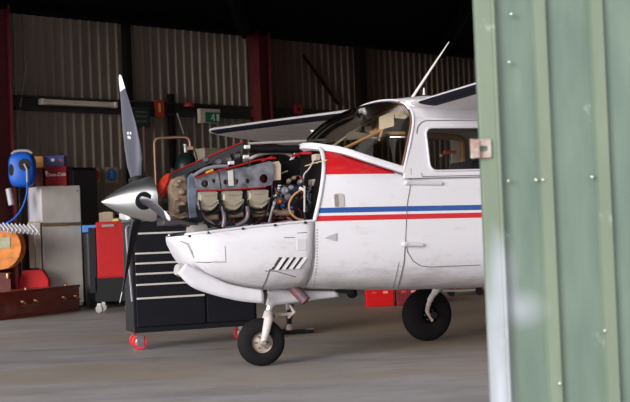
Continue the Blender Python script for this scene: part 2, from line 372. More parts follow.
# stations: X: zbottom, zcentre, ztop, halfwidth, n_low, n_up
FK=[(-.28,.572,1.08,1.655,.505,2.9,2.7),(-.42,.560,1.08,1.65,.52,3.0,2.9),(-.58,.548,1.08,1.60,.535,3.1,3.3),(-.72,.538,1.08,1.55,.545,3.2,3.8),
    (-.87,.528,1.08,1.485,.555,3.2,4.6),(-1.0,.52,1.08,1.43,.56,3.2,6),(-1.06,.518,1.08,1.40,.56,3.2,8),(-1.7,.497,1.08,1.40,.56,3.2,8),(-2.9,.52,1.08,1.40,.54,3.2,8)]
def ringF(X,n=14):
    zb,zc,zt,w,nl,nu=lerpk(FK,X); pts=[]
    for i in range(-n,n+1):
        t=R(90*i/n); s_=abs(math.sin(t)); c_=max(0,math.cos(t))
        e=nl if i<0 else nu
        y=w*c_**(2/e); z=zc+((zt-zc) if i>0 else (zb-zc))*s_**(2/e)
        pts.append(Vector((X,y,z)))
    for p in pts:
        if p.z>1.07: p.x-=.30*(p.z-1.07)*max(0,min(1,(X+.6)/.32))
    return pts+[Vector((p.x,-p.y,p.z)) for p in reversed(pts[1:-1])]
def yside(X,z):
    zb,zc,zt,w,nl,nu=lerpk(FK,X)
    if z>=zc: q=min(1,(z-zc)/(zt-zc)); return w*(1-q**nu)**(1/nu)
    q=min(1,(zc-z)/(zc-zb)); return w*(1-q**nl)**(1/nl)
COWL=[(.69,.975,1.0,.05),(.665,.92,1.003,.16),(.612,.822,1.008,.25),(.56,.765,1.015,.33),(.47,.69,1.022,.39),(.35,.645,1.032,.43),(.2,.602,1.045,.465),(.03,.575,1.055,.49),(-.12,.57,1.064,.50),(-.28,.572,1.072,.505)]
def ringC(X,n=12,k=0):
    zb,zl,w=lerpk(COWL,X); pts=[]
    zb+=k; w-=k
    for i in range(-n,n+1):
        t=R(90*i/n); y=w*math.copysign(abs(math.sin(t))**(2/2.9),t); z=zl-(zl-zb)*max(0,math.cos(t))**(2/2.9)
        pts.append(Vector((X,y,z)))
    return pts
def ycowl(X,z):
    zb,zl,w=lerpk(COWL,X); q=min(1,max(0,(zl-z)/(zl-zb))); return w*(1-q**2.9)**(1/2.9)
def skin(px,py,off=.003):
    Y=.5
    for _ in range(8):
        p=P(px,py,Y)
        if p.x<-.28:
            Y=yside(p.x,p.z) if p.z<1.39 or p.x>-1.0 else .56-(p.z-1.37)*.17
        else: Y=ycowl(p.x,p.z)
        Y=max(Y,.05)
    p.y+=off; return p
# fuselage lower body
Xs=[-.28,-.34,-.42,-.5,-.58,-.65,-.72,-.8,-.87,-.94,-1.0,-1.06,-1.3,-1.7,-2.2,-2.9]
fus=MB().ring([ringF(x) for x in Xs],cap=(False,True)).build('fuselage',PAINT,AC,smooth=True,angle=50)
# tail cone, fin, tailplane (behind the green door)
TK=[(-2.9,.52,1.2,2.05,.54),(-3.6,.62,1.25,1.9,.45),(-5,.9,1.3,1.68,.27),(-7,1.17,1.32,1.5,.09)]
rings=[]
for X in(-2.9,-3.3,-3.9,-5,-6,-7):
    zb,zc,zt,w=lerpk(TK,X); rings.append([Vector((X,w*math.copysign(abs(math.cos(a))**.75,math.cos(a)),zc+(zt-zc if math.sin(a)>0 else zc-zb)*math.copysign(abs(math.sin(a))**.75,math.sin(a)))) for a in [2*math.pi*k/28 for k in range(28)]])
MB().ring(rings).build('tail_cone',PAINT,AC,smooth=True)
def slab(rootpts,tippts): return MB().ring([rootpts,tippts])
def foil(xle,xte,y,z,th,n=12,drop=0,axis='y'):
    out=[]
    for s_ in(1,-1):
        for i in range(n+1):
            t=.5-.5*math.cos(math.pi*(i/n if s_==1 else 1-i/n))
            if s_==-1 and i in(0,): continue
            if s_==-1 and i==n: continue
            c_=xle-xte; h=th*c_*2.6*(.2969*math.sqrt(t)-.126*t-.3516*t*t+.2843*t**3-.1036*t**4)*2
            hh=h*(1.05 if s_==1 else 1.0)/2
            x=xle-t*c_; d=-drop*t**1.5
            out.append(Vector((x,y,z+d+s_*hh)) if axis=='y' else Vector((x,y+s_*h/2,z)))
    return out
MB().ring([foil(-5.4,-7.1,0,1.45,.05,axis='z'),foil(-6.3,-7.2,0,2.9,.04,axis='z')]).build('fin',wingw,AC,smooth=True)
for s_ in(1,-1): MB().ring([foil(-5.9,-7,s_*.05,1.4,.05),foil(-6.1,-6.9,s_*2.0,1.4,.05)]).build('tailplane',wingw,AC,smooth=True)
# lower cowling
Xc=[.69,.68,.665,.645,.62,.59,.56,.52,.47,.41,.35,.28,.2,.1,.03,-.06,-.12,-.2,-.28]
cw=MB(); rr=[ringC(x) for x in Xc]; n=len(rr[0])
cw.ring(rr,closed=False); cw.add(rr[0],[tuple(range(n))])
cowl=cw.build('lower_cowling',PAINT,AC,smooth=True,angle=50,solid=.012)
# rolled lip along the opening
lipc=MB().tube([ringC(x)[-1]+Vector((0,0,.004)) for x in Xc[4:]],.010,8); lipc.tube([ringC(x)[0]+Vector((0,0,.004)) for x in Xc[4:]],.010,8)
lipc.build('lip',white,cowl,smooth=True)
mb=MB()
for px,py in((190,236),(209,232.5),(243,228.5),(275,225),(305,222.5)):
    MB().box(skin(px,py,.0),(.022,.02,.016)).build('latch',blackm,cowl)
# floor tray that closes the bay inside
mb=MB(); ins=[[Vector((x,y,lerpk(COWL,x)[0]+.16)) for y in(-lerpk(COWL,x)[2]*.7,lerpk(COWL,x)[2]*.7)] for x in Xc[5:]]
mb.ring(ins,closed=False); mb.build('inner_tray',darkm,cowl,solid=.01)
# firewall and cowling rim
fr=[v for v in ringF(-.28)]
ctr=Vector((-.268,0,1.1))
fwl=MB(); inn=[Vector((v.x-.03,v.y*.97,1.1+(v.z-1.1)*.97)) for v in fr]; fwl.add(inn,[tuple(range(len(inn)))])
fwl.build('firewall',mat('firewall_dark',(.006,.005,.006),.85,spec=.1),AC,solid=.006)
half=[v for v in ringF(-.28) if v.z>1.06]
half=sorted(half,key=lambda v:math.atan2(v.z-1.07,v.y))
MB().tube([v+Vector((.004,0,0)) for v in half],.016,8).build('cowling_rim',white,AC,smooth=True)
# panel seams, hinges, vents on the skin
seam=mat('seam_dark',(.12,.10,.10),.7)
def seamline(pts,name='panel_seam',r=.0028,m_=seam,off=.001,parent=fus):
    pp=[]
    for a,b in zip(pts,pts[1:]):
        k=max(2,int(math.hypot(b[0]-a[0],b[1]-a[1])/3))
        pp+=[skin(a[0]+(b[0]-a[0])*i/k,a[1]+(b[1]-a[1])*i/k,off) for i in range(k)]
    pp.append(skin(*pts[-1],off)); return MB().tube(pp,r,6).build(name,m_,parent)
seamline([(314,224),(313,240),(313,255),(311,268),(308,280),(305,288)],r=.004)
mb=MB()
for i in range(20):
    y=230+i*3; MB().box(skin(317 if y<262 else 317-(y-262)*.13,y,.0),(.010,.006,.006)).build('rivet',seam,fus)
seamline([(411,168),(411,182),(407,205),(405.5,240),(407.5,252),(413,261),(421,266),(430,267),(455,266),(480,265)],'door_seam')
seamline([(405.5,240),(404,262),(400,280),(398,288)],r=.004)
seamline([(399,262),(396,276),(393,288)],r=.002)
seamline([(225,246),(226,262),(211,262)],r=.002,parent=cowl)
seamline([(191,262),(211,262.5)],r=.003,parent=cowl)
seamline([(265,271),(275,271),(296,277)],r=.003,parent=cowl)
seamline([(270,269),(266,280),(262,289)],r=.004,parent=cowl)
seamline([(284,237.5),(295,237.5)],r=.0025,parent=cowl); seamline([(297,233),(307,232.5)],r=.0025,parent=cowl)
# cowl access panel, louvres
def decal(px0,py0,px1,py1,name,m_,parent,off=.003,th=.004,r=.01):
    a=skin(px0,py0); b=skin(px1,py0); c=skin(px1,py1); d=skin(px0,py1)
    for v in(a,b,c,d): v.y+=off
    mb=MB(); t=Vector((0,-th-.004,0)); mb.add([a,b,c,d,a+t,b+t,c+t,d+t],[(0,1,2,3),(4,7,6,5),(0,4,5,1),(1,5,6,2),(2,6,7,3),(3,7,4,0)])
    return mb.build(name,m_,parent,bevel=.002)
decal(297,239,306.5,250.5,'access_panel',white,cowl,.001)
darkslot=mat('slot_dark',(.05,.045,.045),.7)
for k in range(4):
    x=279+k*6.9; a=skin(x,257.5); b=skin(x+3.5,257.5); c=skin(x-5,270-.4*k); d=skin(x-8.5,270-.4*k)
    mb=MB(); vs=[]
    o1=Vector((0,.001,0)); 
    mb.add([a+o1,b+o1,c+o1,d+o1],[(0,1,2,3)]); mb.build('louvre_slot',darkslot,cowl,solid=.004)
    b2=skin(x+7,257.5); c2=skin(x-1.5,270-.4*k)
    o2=Vector((0,.014,0))
    MB().add([b+o1,b2+o2,c2+o2,c+o1],[(0,1,2,3)]).build('louvre_fin',mat('fin_grey',(.50,.49,.50),.5),cowl,solid=.003)
# NACA scoop + small plate on the fuselage
a,b,c=skin(324,238),skin(336,233),skin(336,241)
MB().add([v+Vector((0,.002,0)) for v in(a,b,c)],[(0,1,2)]).build('air_scoop',mat('scoop_grey',(.40,.39,.40),.6),fus,solid=.004)
plate=MB(); q=skin(338.8,200.5); plate.prism(rrect(q.x-.037,q.z-.052,q.x+.037,q.z+.052,.022),[],lambda a,b:(a,yside(a,b)+.006,b),(0,-.012,0))
plate.build('inspection_plate',mat('plate_pink',(.45,.41,.40),.5),fus)
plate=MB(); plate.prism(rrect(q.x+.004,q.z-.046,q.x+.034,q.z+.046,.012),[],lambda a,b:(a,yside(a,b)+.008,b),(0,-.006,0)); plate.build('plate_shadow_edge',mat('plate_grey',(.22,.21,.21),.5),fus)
def doorhinge(px,py,L_):
    a=skin(px,py,.012); b=skin(px+L_,py+1,.008)
    g=MB().tube([a,b],[.020,.015],8).build('door_hinge',white,fus,smooth=True)
    MB().lathe([(0,.024),(.016,.022),(.022,.012)],a-Vector((0,.004,0)),(0,1,0),14).build('hinge_boss',chrome,g,smooth=True) if False else None
    mb=MB().lathe([(0,.022),(.014,.020),(.020,.010)],a-Vector((-.01,.008,0)),(0,1,0),14); mb.lathe([(0,.009),(.012,.008)],a+Vector((.01,.010,0)),(0,1,0),8); mb.build('hinge_boss',white,g,smooth=True)
doorhinge(407,182.5,34); doorhinge(405,244,17)
# cabin side walls with windows
def sidepanel(sg):
    outer=[(-.985,1.365),(-1.0,1.44),(-1.05,1.6),(-1.10,1.75),(-1.12,1.85),(-1.115,1.93),(-1.115,1.96),(-2.95,1.96),(-2.95,1.365)]
    w1=rrect(-1.93,1.415,-1.20,1.745,.055); w2=rrect(-2.75,1.43,-2.1,1.72,.06)
    mb=MB(); mb.prism(outer,[w1,w2],lambda a,b:(a,sg*(.562-(b-1.37)*.17),b),(0,-sg*.03,0))
    p=mb.build('cabin_side',PAINT,AC)
    for w in(w1,w2):
        pts=[Vector((a,sg*(.562-(b-1.37)*.17+.004),b)) for a,b in w]
        g=MB().tube(pts+[pts[0]],.008,6).build('window_frame',white,p,smooth=True)
        MB().prism(w,[],lambda a,b:(a,sg*(.552-(b-1.37)*.17),b),(0,-sg*.006,0)).build('window_pane',GLASS,p)
    return p
cs=sidepanel(1); sidepanel(-1)
# rounded door outline above the belt
w=rrect(-2.05,1.30,-1.125,1.80,.10); pts=[Vector((a,.566-(b-1.37)*.17,b)) for a,b in w if b>1.37]
MB().tube(pts,.0025,6).build('door_seam',seam,cs)
# cabin roof
rk=[(-.94,2.045,.0),(-1.0,2.06,.36),(-1.10,2.075,.44),(-1.3,2.09,.46),(-2.0,2.1,.47),(-2.95,2.06,.47)]
mb=MB(); rings=[]
for X,zt,w_ in((-.98,1.99,.36),(-1.02,1.995,.42),(-1.12,2.005,.46),(-1.3,2.02,.48),(-2.0,2.03,.48),(-2.95,2.03,.5)):
    rings.append([Vector((X+.0-(.12*(abs(y)**2) if X>-1.2 else 0),y*w_,zt-.04*abs(y)**3)) for y in(-1,-.8,-.5,-.2,0,.2,.5,.8,1)]+[Vector((X-(.12*(abs(y)**2) if X>-1.2 else 0),y*w_,zt-.12 if X<-.95 else zt-.06)) for y in(1,.5,0,-.5,-1)])
MB().ring(rings).build('cabin_roof',white,AC,smooth=True)
# wing root fairing / pillar top (white flare where pillar meets wing)
for sg in(1,-1):
    mb=MB(); r1=[]
    for X,z0,z1,y0,y1 in((-1.07,1.88,1.95,.43,.46),(-1.11,1.84,1.925,.44,.50),(-1.22,1.80,1.93,.47,.60),(-1.5,1.79,1.97,.47,.72),(-2.2,1.78,1.95,.47,.72),(-2.8,1.84,1.95,.47,.6)):
        r1.append([Vector((X,sg*a,b)) for a,b in((y0,z0),(y0+(y1-y0)*.25,z0+(z1-z0)*.45),(y0+(y1-y0)*.6,z0+(z1-z0)*.72),(y1,z1-.02),(y1,z1),(y0-.05,z1),(y0-.05,z0))])
    MB().ring(r1).build('wing_root_fairing',white,AC,smooth=True)
# windshield
base=curve([(-.40,0,1.655),(-.415,.16,1.645),(-.47,.29,1.622),(-.57,.39,1.592),(-.72,.465,1.53),(-.87,.505,1.475),(-1.0,.535,1.43)],5)
topc=curve([(-.985,0,1.985),(-.99,.15,1.983),(-1.0,.27,1.975),(-1.02,.36,1.965),(-1.05,.42,1.945),(-1.075,.45,1.915),(-1.09,.465,1.885)],5)
rings=[]
full_b=[Vector((p.x,-p.y,p.z)) for p in reversed(base[1:])]+base; full_t=[Vector((p.x,-p.y,p.z)) for p in reversed(topc[1:])]+topc
for k in range(9):
    t=k/8; bul=.055*math.sin(math.pi*t)
    rings.append([a.lerp(b,t)+Vector((bul*.6,0,bul)) *(1-abs(2*i/(len(full_b)-1)-1)**3)-Vector((.045*math.sin(math.pi*min(1,t*1.05))*abs(2*i/(len(full_b)-1)-1)**6,0,0)) for i,(a,b) in enumerate(zip(full_b,full_t))])
ws=MB().ring(rings,closed=False).build('windshield',GLASS,AC,smooth=True,angle=80)
# white strip at the windshield foot
stp=[Vector((p.x,p.y*1.0,p.z)) for p in full_b]
rg=[]
for p in stp:
    o=Vector((.2,math.copysign(1,p.y)*min(1,abs(p.y)/.3),.15)).normalized()
    rg.append([p+Vector((0,0,.022))+o*.004,p+o*.018+Vector((0,0,-.0)),p+Vector((.012,0,-.026))+o*.016,p-Vector((0,0,.03))-o*.02])
MB().ring(rg).build('windshield_foot_strip',white,AC,smooth=True,angle=60)
mat('brown_trim',(.16,.08,.05),.6); MB().tube([p+Vector((0,0,.004)) for p in full_t],.008,6).build('windshield_top_strip',white,AC)
# A pillars
for sg in(1,-1):
    pl=curve([(-.985,.545*sg,1.41),(-1.052,.52*sg,1.6),(-1.105,.492*sg,1.76),(-1.115,.475*sg,1.85),(-1.09,.455*sg,1.915),(-1.045,.42*sg,1.95)],6)
    MB().tube(pl,.011,8).build('windshield_pillar',white,AC,smooth=True)
    MB().tube([p+Vector((.016,-sg*.012,0)) for p in pl[1:]],.009,6).build('pillar_trim',MATS['brown_trim'],AC)
# cabin interior
inn=empty('cabin_interior'); inn.parent=AC
box((-1.9,0,1.41),(1.75,1.0,.03),'cabin_floor_board',mat('cabin_dark',(.02,.018,.018),.8),inn)
mb=MB(); gb=[Vector((p.x-.03,p.y*.93,p.z-.035)) for p in full_b]; n=len(gb); mb.add(gb+[Vector((-1.02,p.y*.93,1.45)) for p in full_b],[(i,i+1,n+i+1,n+i) for i in range(n-1)])
mb.build('glare_shield',mat('glare_black',(.02,.022,.02),.6),inn,solid=.01)
def rot_y(a): return Matrix.Rotation(R(a),3,'Y')
for sg in(1,-1):
    box((-2.15,sg*.25,1.57),(.12,.42,.34),'seat_back',mat('seat_fabric',(.05,.04,.04),.9),inn,.03,rot_y(-12))
    box((-2.23,sg*.25,1.80),(.07,.22,.12),'head_rest',MATS['seat_fabric'],inn,.03,rot_y(-12))
# tan frames: compass post, roof header tubes, visor panels
hd=MB(); hd.tube(curve([P(404,104,.36),P(392,107,.2),P(380,113,0),P(368,123,-.2)],5),.014,8); hd.tube([P(378,113,-.05),P(379,128,-.05),P(371,134,-.1)],.022,8); hd.tube([P(345,148,.1),P(368,137,.1),P(384,129,.1)],.012,8); hd.tube([P(383,128,.15),P(379,141,.15)],.010,8)
hd.tube([P(380,133,-.2),P(406,133,.0)],.014,8)
hd.build('roof_header',tanl,inn,smooth=True)
def quad(pts,name,m_,parent,th=.01): return MB().add([Vector(p) for p in pts],[tuple(range(len(pts)))]).build(name,m_,parent,solid=th)
quad([P(379,117,.22),P(394,111,.27),P(394,126,.27),P(379,130,.22)],'sun_visor',visor,inn)
quad([P(395,114,.34),P(404,107,.36),P(410,115,.36),P(405,119,.36),P(395,118,.34)],'sun_visor',visor,inn)
quad([P(364,127,-.1),P(372,126,-.1),P(371,133,-.1),P(366,132,-.1)],'map_pocket',visor,inn)
mb=MB().ring([[P(346,134,.0),P(350,131,.0),P(350,138,.0),P(347,140,.0)],[P(372,134,.0),P(374,134,.0),P(374,138,.0),P(372,138,.0)]]); mb.build('instrument_hood',mat('hood_grey',(.42,.38,.36),.6),inn)
MB().tube([P(372,138,.2),P(390,137,.2),P(406,137,.3)],.006,6).build('dash_rail',chrome,inn)
MB().tube([P(333,146,-.05),P(350,134,-.05),P(363,125,-.05),P(376,117,-.05)],.009,6).build('windshield_brace',mat('brace_tan',(.45,.40,.33),.5),inn)
# door post frames seen in the side window
MB().tube(curve([P(424,136,-.40),P(455,137,-.42),P(461,140,-.44),P(463,148,-.45),P(463,172,-.45)],4),.026,8).build('inner_door_frame',tanl,inn,smooth=True)
box(P(470,169,-.2),(.18,.4,.12),'radio_pack',mat('navy_fabric',(.02,.025,.06),.8),inn,.02)
MB().tube([P(444,152.5,-.35),P(456,152,-.35)],[.018,.012],8).build('orange_lamp_strip',mat('orange_plastic',(.65,.12,.02),.5),inn)
MB().lathe([(0,.014),(.01,.010)],P(441,155.5,-.3),(0,1,0),10).build('gauge',mat('cream',(.7,.55,.35),.5),inn)
# wings
def wing(sg,tipY,zroot,ztip,dr0,dr1):
    rings=[]; 
    for f,xle,xte,th,drop in((0,-1.09,-2.72,.115,dr0),(.45,-1.12,-2.72,.115,dr0),(.9,-1.24,-2.42,.17,dr1),(.96,-1.27,-2.38,.20,dr1),(.988,-1.28,-2.36,.21,dr1),(1.0,-1.31,-2.32,.17,dr1)):
        Y=sg*(.44+(tipY-.44)*f); z=zroot+(ztip-zroot)*f
        rings.append(foil(xle,xte,Y,z,th,14,drop))
    return MB().ring(rings).build('wing',wingw,AC,smooth=True,angle=60),rings
bootm=mat('deice_boot',(.008,.008,.020),.75,spec=.15)
def boot(rings,f0,f1,parent,f_all=(0,.45,.9,.96,.985,1.0)):
    # a rubber strip wrapped round the leading edge between span fractions f0..f1, round ends
    def prof(f):
        for i in range(len(f_all)-1):
            if f<=f_all[i+1]+1e-6:
                t=(f-f_all[i])/(f_all[i+1]-f_all[i]); return [a.lerp(b,t) for a,b in zip(rings[i],rings[i+1])]
    n=len(rings[0]); out=[]; rr=.010
    fs=[f0+rr*(1-math.cos(R(90*k/5))) for k in range(6)]+[f0+rr+(f1-f0-2*rr)*k/12 for k in range(1,13)]+[f1-rr+rr*math.sin(R(90*k/5)) for k in range(1,6)]
    for f in fs:
        d=min(f-f0,f1-f); e=1 if d>=rr else max(.06,math.sqrt(max(0,1-((rr-d)/rr)**2)))
        pr=prof(f); c_=sum((p for p in pr),Vector())/n
        path=[pr[0].lerp(pr[1],.12),pr[0],pr[0].lerp(pr[-1],.5),pr[-1],pr[-2],pr[-3].lerp(pr[-2],.5)]
        mid=pr[0].lerp(pr[-1],.5)
        out.append([mid.lerp(p,e)+Vector((.004,0,-.003)) for p in path])
    return MB().ring(out,closed=False).build('deicing_boot',bootm,parent,smooth=True,solid=.004)
wf,rf=wing(-1,5.62,1.975,2.265,.10,.20); boot(rf,.06,.972,wf)
wn,rn=wing(1,5.55,1.925,2.05,.03,.03); boot(rn,.035,.972,wn)
# hinge brackets under far wing
for (px,py) in((312,131),(311,139)):
    p=P(px,py,-2.2); MB().lathe([(-.02,.02),(.0,.032),(.02,.02)],p,(1,0,0),10).build('tie_down_fitting',chrome,wf,smooth=True)
# nav light
# antenna whip on the roof
MB().tube([P(412,98,.1),P(431,69,.1),P(449,42,.1)],[.012,.009,.004],8).build('whip_antenna',mat('pale_rod',(.75,.72,.66),.4),AC,smooth=True)
MB().tube([P(424,95,0),P(424,88,0)],[.012,.006],8).build('vent_stub',MATS['pale_rod'],AC)
# ---- propeller and spinner
HX,HZ=.89,1.29
prop=empty('propeller'); prop.parent=AC
zs=1.279
MB().lathe([(0,.004),(.015,.018),(.06,.048),(.12,.082),(.19,.115),(.26,.142),(.32,.158),(.365,.166),(.375,.165),(.376,.10)],(1.17,0,zs-.008),(-1,0,.03),48).build('spinner',alu,prop,smooth=True,angle=50)
bgrey=mat('blade_grey',(.062,.064,.088),.42,.25,var=.1,vscale=5); bblack=mat('blade_black',(.006,.006,.008),.6,spec=.2)
wtip=mat('blade_tip_white',(.85,.85,.88),.4)
def blade(a,name):
    d=Vector((0,-math.sin(a),math.cos(a))); tan_=Vector((0,-math.cos(a),-math.sin(a))) ; ax=Vector((1,0,0)); O=Vector((HX,0,HZ))
    # (radius, chord, thickness, pitch deg from rotor plane)
    st=[(.05,.05,.05,60),(.13,.075,.060,55),(.19,.105,.048,50),(.28,.140,.034,43),(.42,.155,.024,35),(.58,.150,.019,29),(.75,.112,.014,24),(.885,.070,.011,21),(.895,.068,.011,21),(.96,.052,.008,20),(1.0,.036,.006,19),(1.016,.014,.004,19)]
    def rings(st):
        out=[]
        for r_,ch,th,pi_ in st:
            p=R(pi_); cd=tan_*math.cos(p)+ax*math.sin(p); nd=ax*math.cos(p)-tan_*math.sin(p)
            # slight aft rake so the blade sweeps like the real one
            base=O+d*r_+ax*(.035*r_*r_)
            out.append([base+cd*(ch/2*math.cos(t))+nd*(th/2*math.sin(t)) for t in [2*math.pi*k/16 for k in range(16)]])
        return out
    rg=rings(st)
    b=MB().ring(rg[:8]).build('blade',bgrey,prop,smooth=True,angle=60)
    b.data.materials.append(bblack)
    for pl in b.data.polygons:
        if pl.normal.x<-.15: pl.material_index=1
    MB().ring(rg[7:]).build('blade_tip',wtip,b,smooth=True,angle=60,label='white painted blade tip')
    MB().lathe([(0,.056),(.02,.066),(.036,.064),(.040,.05)],O+d*.118,d,24).build('blade_boot',blackp,b,smooth=True)
    return b
A0=R(20.5)
b1=blade(A0,'a')
d_=Vector((0,-math.sin(A0),math.cos(A0))); t_=Vector((0,-math.cos(A0),-math.sin(A0))); p_=R(32); c_=t_*math.cos(p_)+Vector((math.sin(p_),0,0)); n_=Vector((math.cos(p_),0,0))-t_*math.sin(p_)
o_=Vector((HX,0,HZ))+d_*.50+Vector((.009,0,0))+n_*.012; markm=mat('decal_pale',(.55,.55,.60),.5); mk=MB()
for a_,b_ in((-.012,.018),(.012,.028),(-.002,-.016),(.014,-.004)):
    q_=o_+c_*a_+d_*b_; mk.add([q_+c_*.008+d_*.012,q_-c_*.008+d_*.010,q_-c_*.008-d_*.012,q_+c_*.008-d_*.008],[(0,1,2,3)])
mk.build('blade_decal',markm,b1,solid=.002)
blade(A0-R(120),'b'); blade(A0+R(120),'c')
# ---- engine
eng=empty('engine'); eng.parent=AC
# crankcase block and front case
box((.32,0,1.24),(.62,.40,.26),'crankcase',mat('crank_dark',(.06,.055,.055),.6,.3,var=.4,vscale=14),eng,.02)
mb=MB(); a=P(171,181,.22); b=P(187,217,.22)
pr=[(171,186),(174,179),(180,176),(186,178),(188,190),(187,205),(189,217),(181,219),(173,216),(172,208),(174,200),(171,193)]
mb.add([],[]); o2=[(P(x,y,.24).x,P(x,y,.24).z) for x,y in pr]
mb.prism(o2,[],lambda a,b:(a,.24,b),(0,-.10,0)); 
mb.build('front_case',tan,eng,bevel=.006)
mb=MB()
for x,y,r_ in((177,185,.016),(182,192,.022),(177,199,.014),(183,204,.018),(177,211,.020),(184,213,.014),(180,181,.012)):
    mb.lathe([(-.02,r_*1.25),(.012,r_),(.02,r_*.6)],P(x,y,.25),(0,1,0),14)
mb.build('case_boss',tan,eng,smooth=True)
box(P(182,209,.26),(.05,.03,.055),'magneto_cap',blackm,eng,.008)
pr=[(188,178),(192,173),(196,177),(197,190),(196,205),(197,217),(190,218),(188,200)]
MB().prism([(P(x,y,.30).x,P(x,y,.30).z) for x,y in pr],[],lambda a,b:(a,.30,b),(0,-.03,0)).build('front_baffle',mat('baffle_blue',(.17,.205,.28),.5,.3,var=.45,vscale=14),eng,bevel=.004)
# cylinders
def cover(x0,y0,x1,y1):
    Y=.38; a=P(x0,y0,Y); b=P(x1,y1,Y); xc=(a.x+b.x)/2; zc=(a.z+b.z)/2; w=abs(a.x-b.x); h=abs(a.z-b.z)
    cyl=MB()
    for k in range(7): cyl.lathe([(0,h*.52),(.008,h*.52),(.009,h*.42),(.018,h*.42)],(xc,.20+k*.019,zc),(0,1,0),20)
    cyl.build('cylinder_barrel',mat('fins_dark',(.10,.09,.08),.6,.4),eng)
    o=[(-.46,.46),(-.30,.5),(.42,.5),(.48,.40),(.46,.16),(.50,.0),(.44,-.22),(.28,-.40),(.06,-.50),(-.16,-.48),(-.40,-.34),(-.50,-.1),(-.46,.1)]
    mb=MB(); rings=[]
    for s_,yy in((1.0,.345),(1.0,.372),(.95,.388),(.86,.394)): rings.append([Vector((xc-u*w*s_,yy,zc+v*h*s_)) for u,v in o])
    mb.ring(rings); c_=mb.build('rocker_cover',covm,eng,smooth=True,angle=35)
    mb=MB().tube([Vector((xc-u*w,.396,zc+v*h)) for u,v in((-.48,.02),(-.25,-.20),(.05,-.24),(.30,-.06),(.48,.02))],.006,6)
    mb.tube([Vector((xc-u*w,.396,zc+v*h)) for u,v in((-.25,.28),(.25,.28))],.004,6); mb.build('cover_rib',covm,c_,smooth=True)
    for u,v in((-.42,.40),(.40,.40),(.44,-.1),(-.44,-.12),(.08,-.42)): MB().lathe([(0,.007),(.008,.006)],(xc-u*w,.390,zc+v*h),(0,1,0),8).build('cover_screw',steel,c_)
    return xc,zc
cyls=[cover(198,191.5,219,211),cover(221.5,191,244,210.5),cover(247.5,190,270,208.5)]
# tan exhaust ports below each cover, intake tubes curving down
for i,(px,py) in enumerate(((212,217),(237,214),(262,213))):
    MB().tube([P(px-9,py+2,.30),P(px+6,py,.32)],[.020,.024],12).build('exhaust_port',tan,eng,smooth=True)
pipe=mat('intake_mauve',(.20,.16,.18),.4,.5)
for pts in(((200,205),(203,216),(212,224),(218,230)),((222,206),(224,214),(224,222),(222,230)),((247,206),(248,214),(245,221),(236,226))):
    MB().tube(curve([P(x,y,.36) for x,y in pts],5),.017,10).build('intake_pipe',pipe,eng,smooth=True)
MB().tube(curve([P(199,210,.39),P(206,222,.39),P(222,228,.39)],5),.008,8).build('drain_hose',blackp,eng,smooth=True)
for px in(270,):
    MB().tube(curve([P(px,200,.41),P(px-3,212,.41),P(px-10,220,.41),P(px-18,227,.41)],5),.008,8).build('breather_hose',blackp,eng,smooth=True)
for x in(209,232,258): MB().tube(curve([P(x-10,200,.405),P(x-7,211,.41),P(x+1,214,.41),P(x+9,211,.41),P(x+12,203,.405)],5),.0065,8).build('ignition_lead',blackp,eng,smooth=True)
# baffles above the cylinders with inspection holes
def pnl(pts,holes,Y,name,m_,th=-.012,par=eng,**k):
    o=[(P(x,y,Y).x,P(x,y,Y).z) for x,y in pts]
    hs=[]
    for hx,hy,hr in holes:
        q=P(hx,hy,Y); rr_=hr/133; hs.append([(q.x+rr_*math.cos(t),q.z+rr_*math.sin(t)) for t in [2*math.pi*i/14 for i in range(14)]])
    return MB().prism(o,hs,lambda a,b:(a,Y,b),(0,th,0)).build(name,m_,par,bevel=.002,**k)
pnl([(195,178),(205,174),(218,171.5),(221,190),(197,190)],[(205,183.5,3.6),(214,181,2)],.34,'baffle',bafm)
pnl([(220,171),(232,169),(246,167),(247,189),(222,189.5)],[(226,182,2.6),(236,181.5,2.8)],.335,'baffle',bafm)
pnl([(243,169),(256,164.5),(270,161),(274,164),(274,179),(271,185),(262,187),(249,188),(244,184)],[(264,178.5,4.4),(248,181,2.4)],.35,'baffle',bafm)
pnl([(228,171),(233,170),(234,186),(229,186)],[],.352,'baffle_bracket',mat('pale_bracket',(.50,.47,.47),.6),eng and -.01)
MB().tube(curve([P(193,176,.33),P(205,169,.33),P(217,166.5,.33),P(228,166,.33)],5),.013,8).build('baffle_cap',mat('cap_grey',(.22,.22,.25),.5,.2),eng,smooth=True)
MB().tube(curve([P(195,178,.36),P(207,174,.36),P(221,170,.36),P(240,165,.36),P(258,160,.36),P(276,158,.36)],5),.0055,6).build('baffle_seal',redrub,eng)
MB().tube(curve([P(196,191,.385),P(220,190,.385),P(246,188.5,.385),P(266,187,.385)],4),.005,6).build('baffle_seal',redrub,eng)
MB().tube([P(206,173,.33),P(213,170,.33)],.010,8).build('wire_splice',mat('yellow_plastic',(.55,.33,.02),.5),eng)
pnl([(273.5,162),(279,161),(281,165),(281,180),(274,180)],[],.33,'oil_cooler_side',mat('cooler_tan',(.52,.42,.32),.6,var=.15),-.10)
pnl([(281,162),(300,158),(300,184),(281,184)],[],.25,'oil_cooler',mat('cooler_black',(.004,.004,.005),.8,spec=.1),-.12)
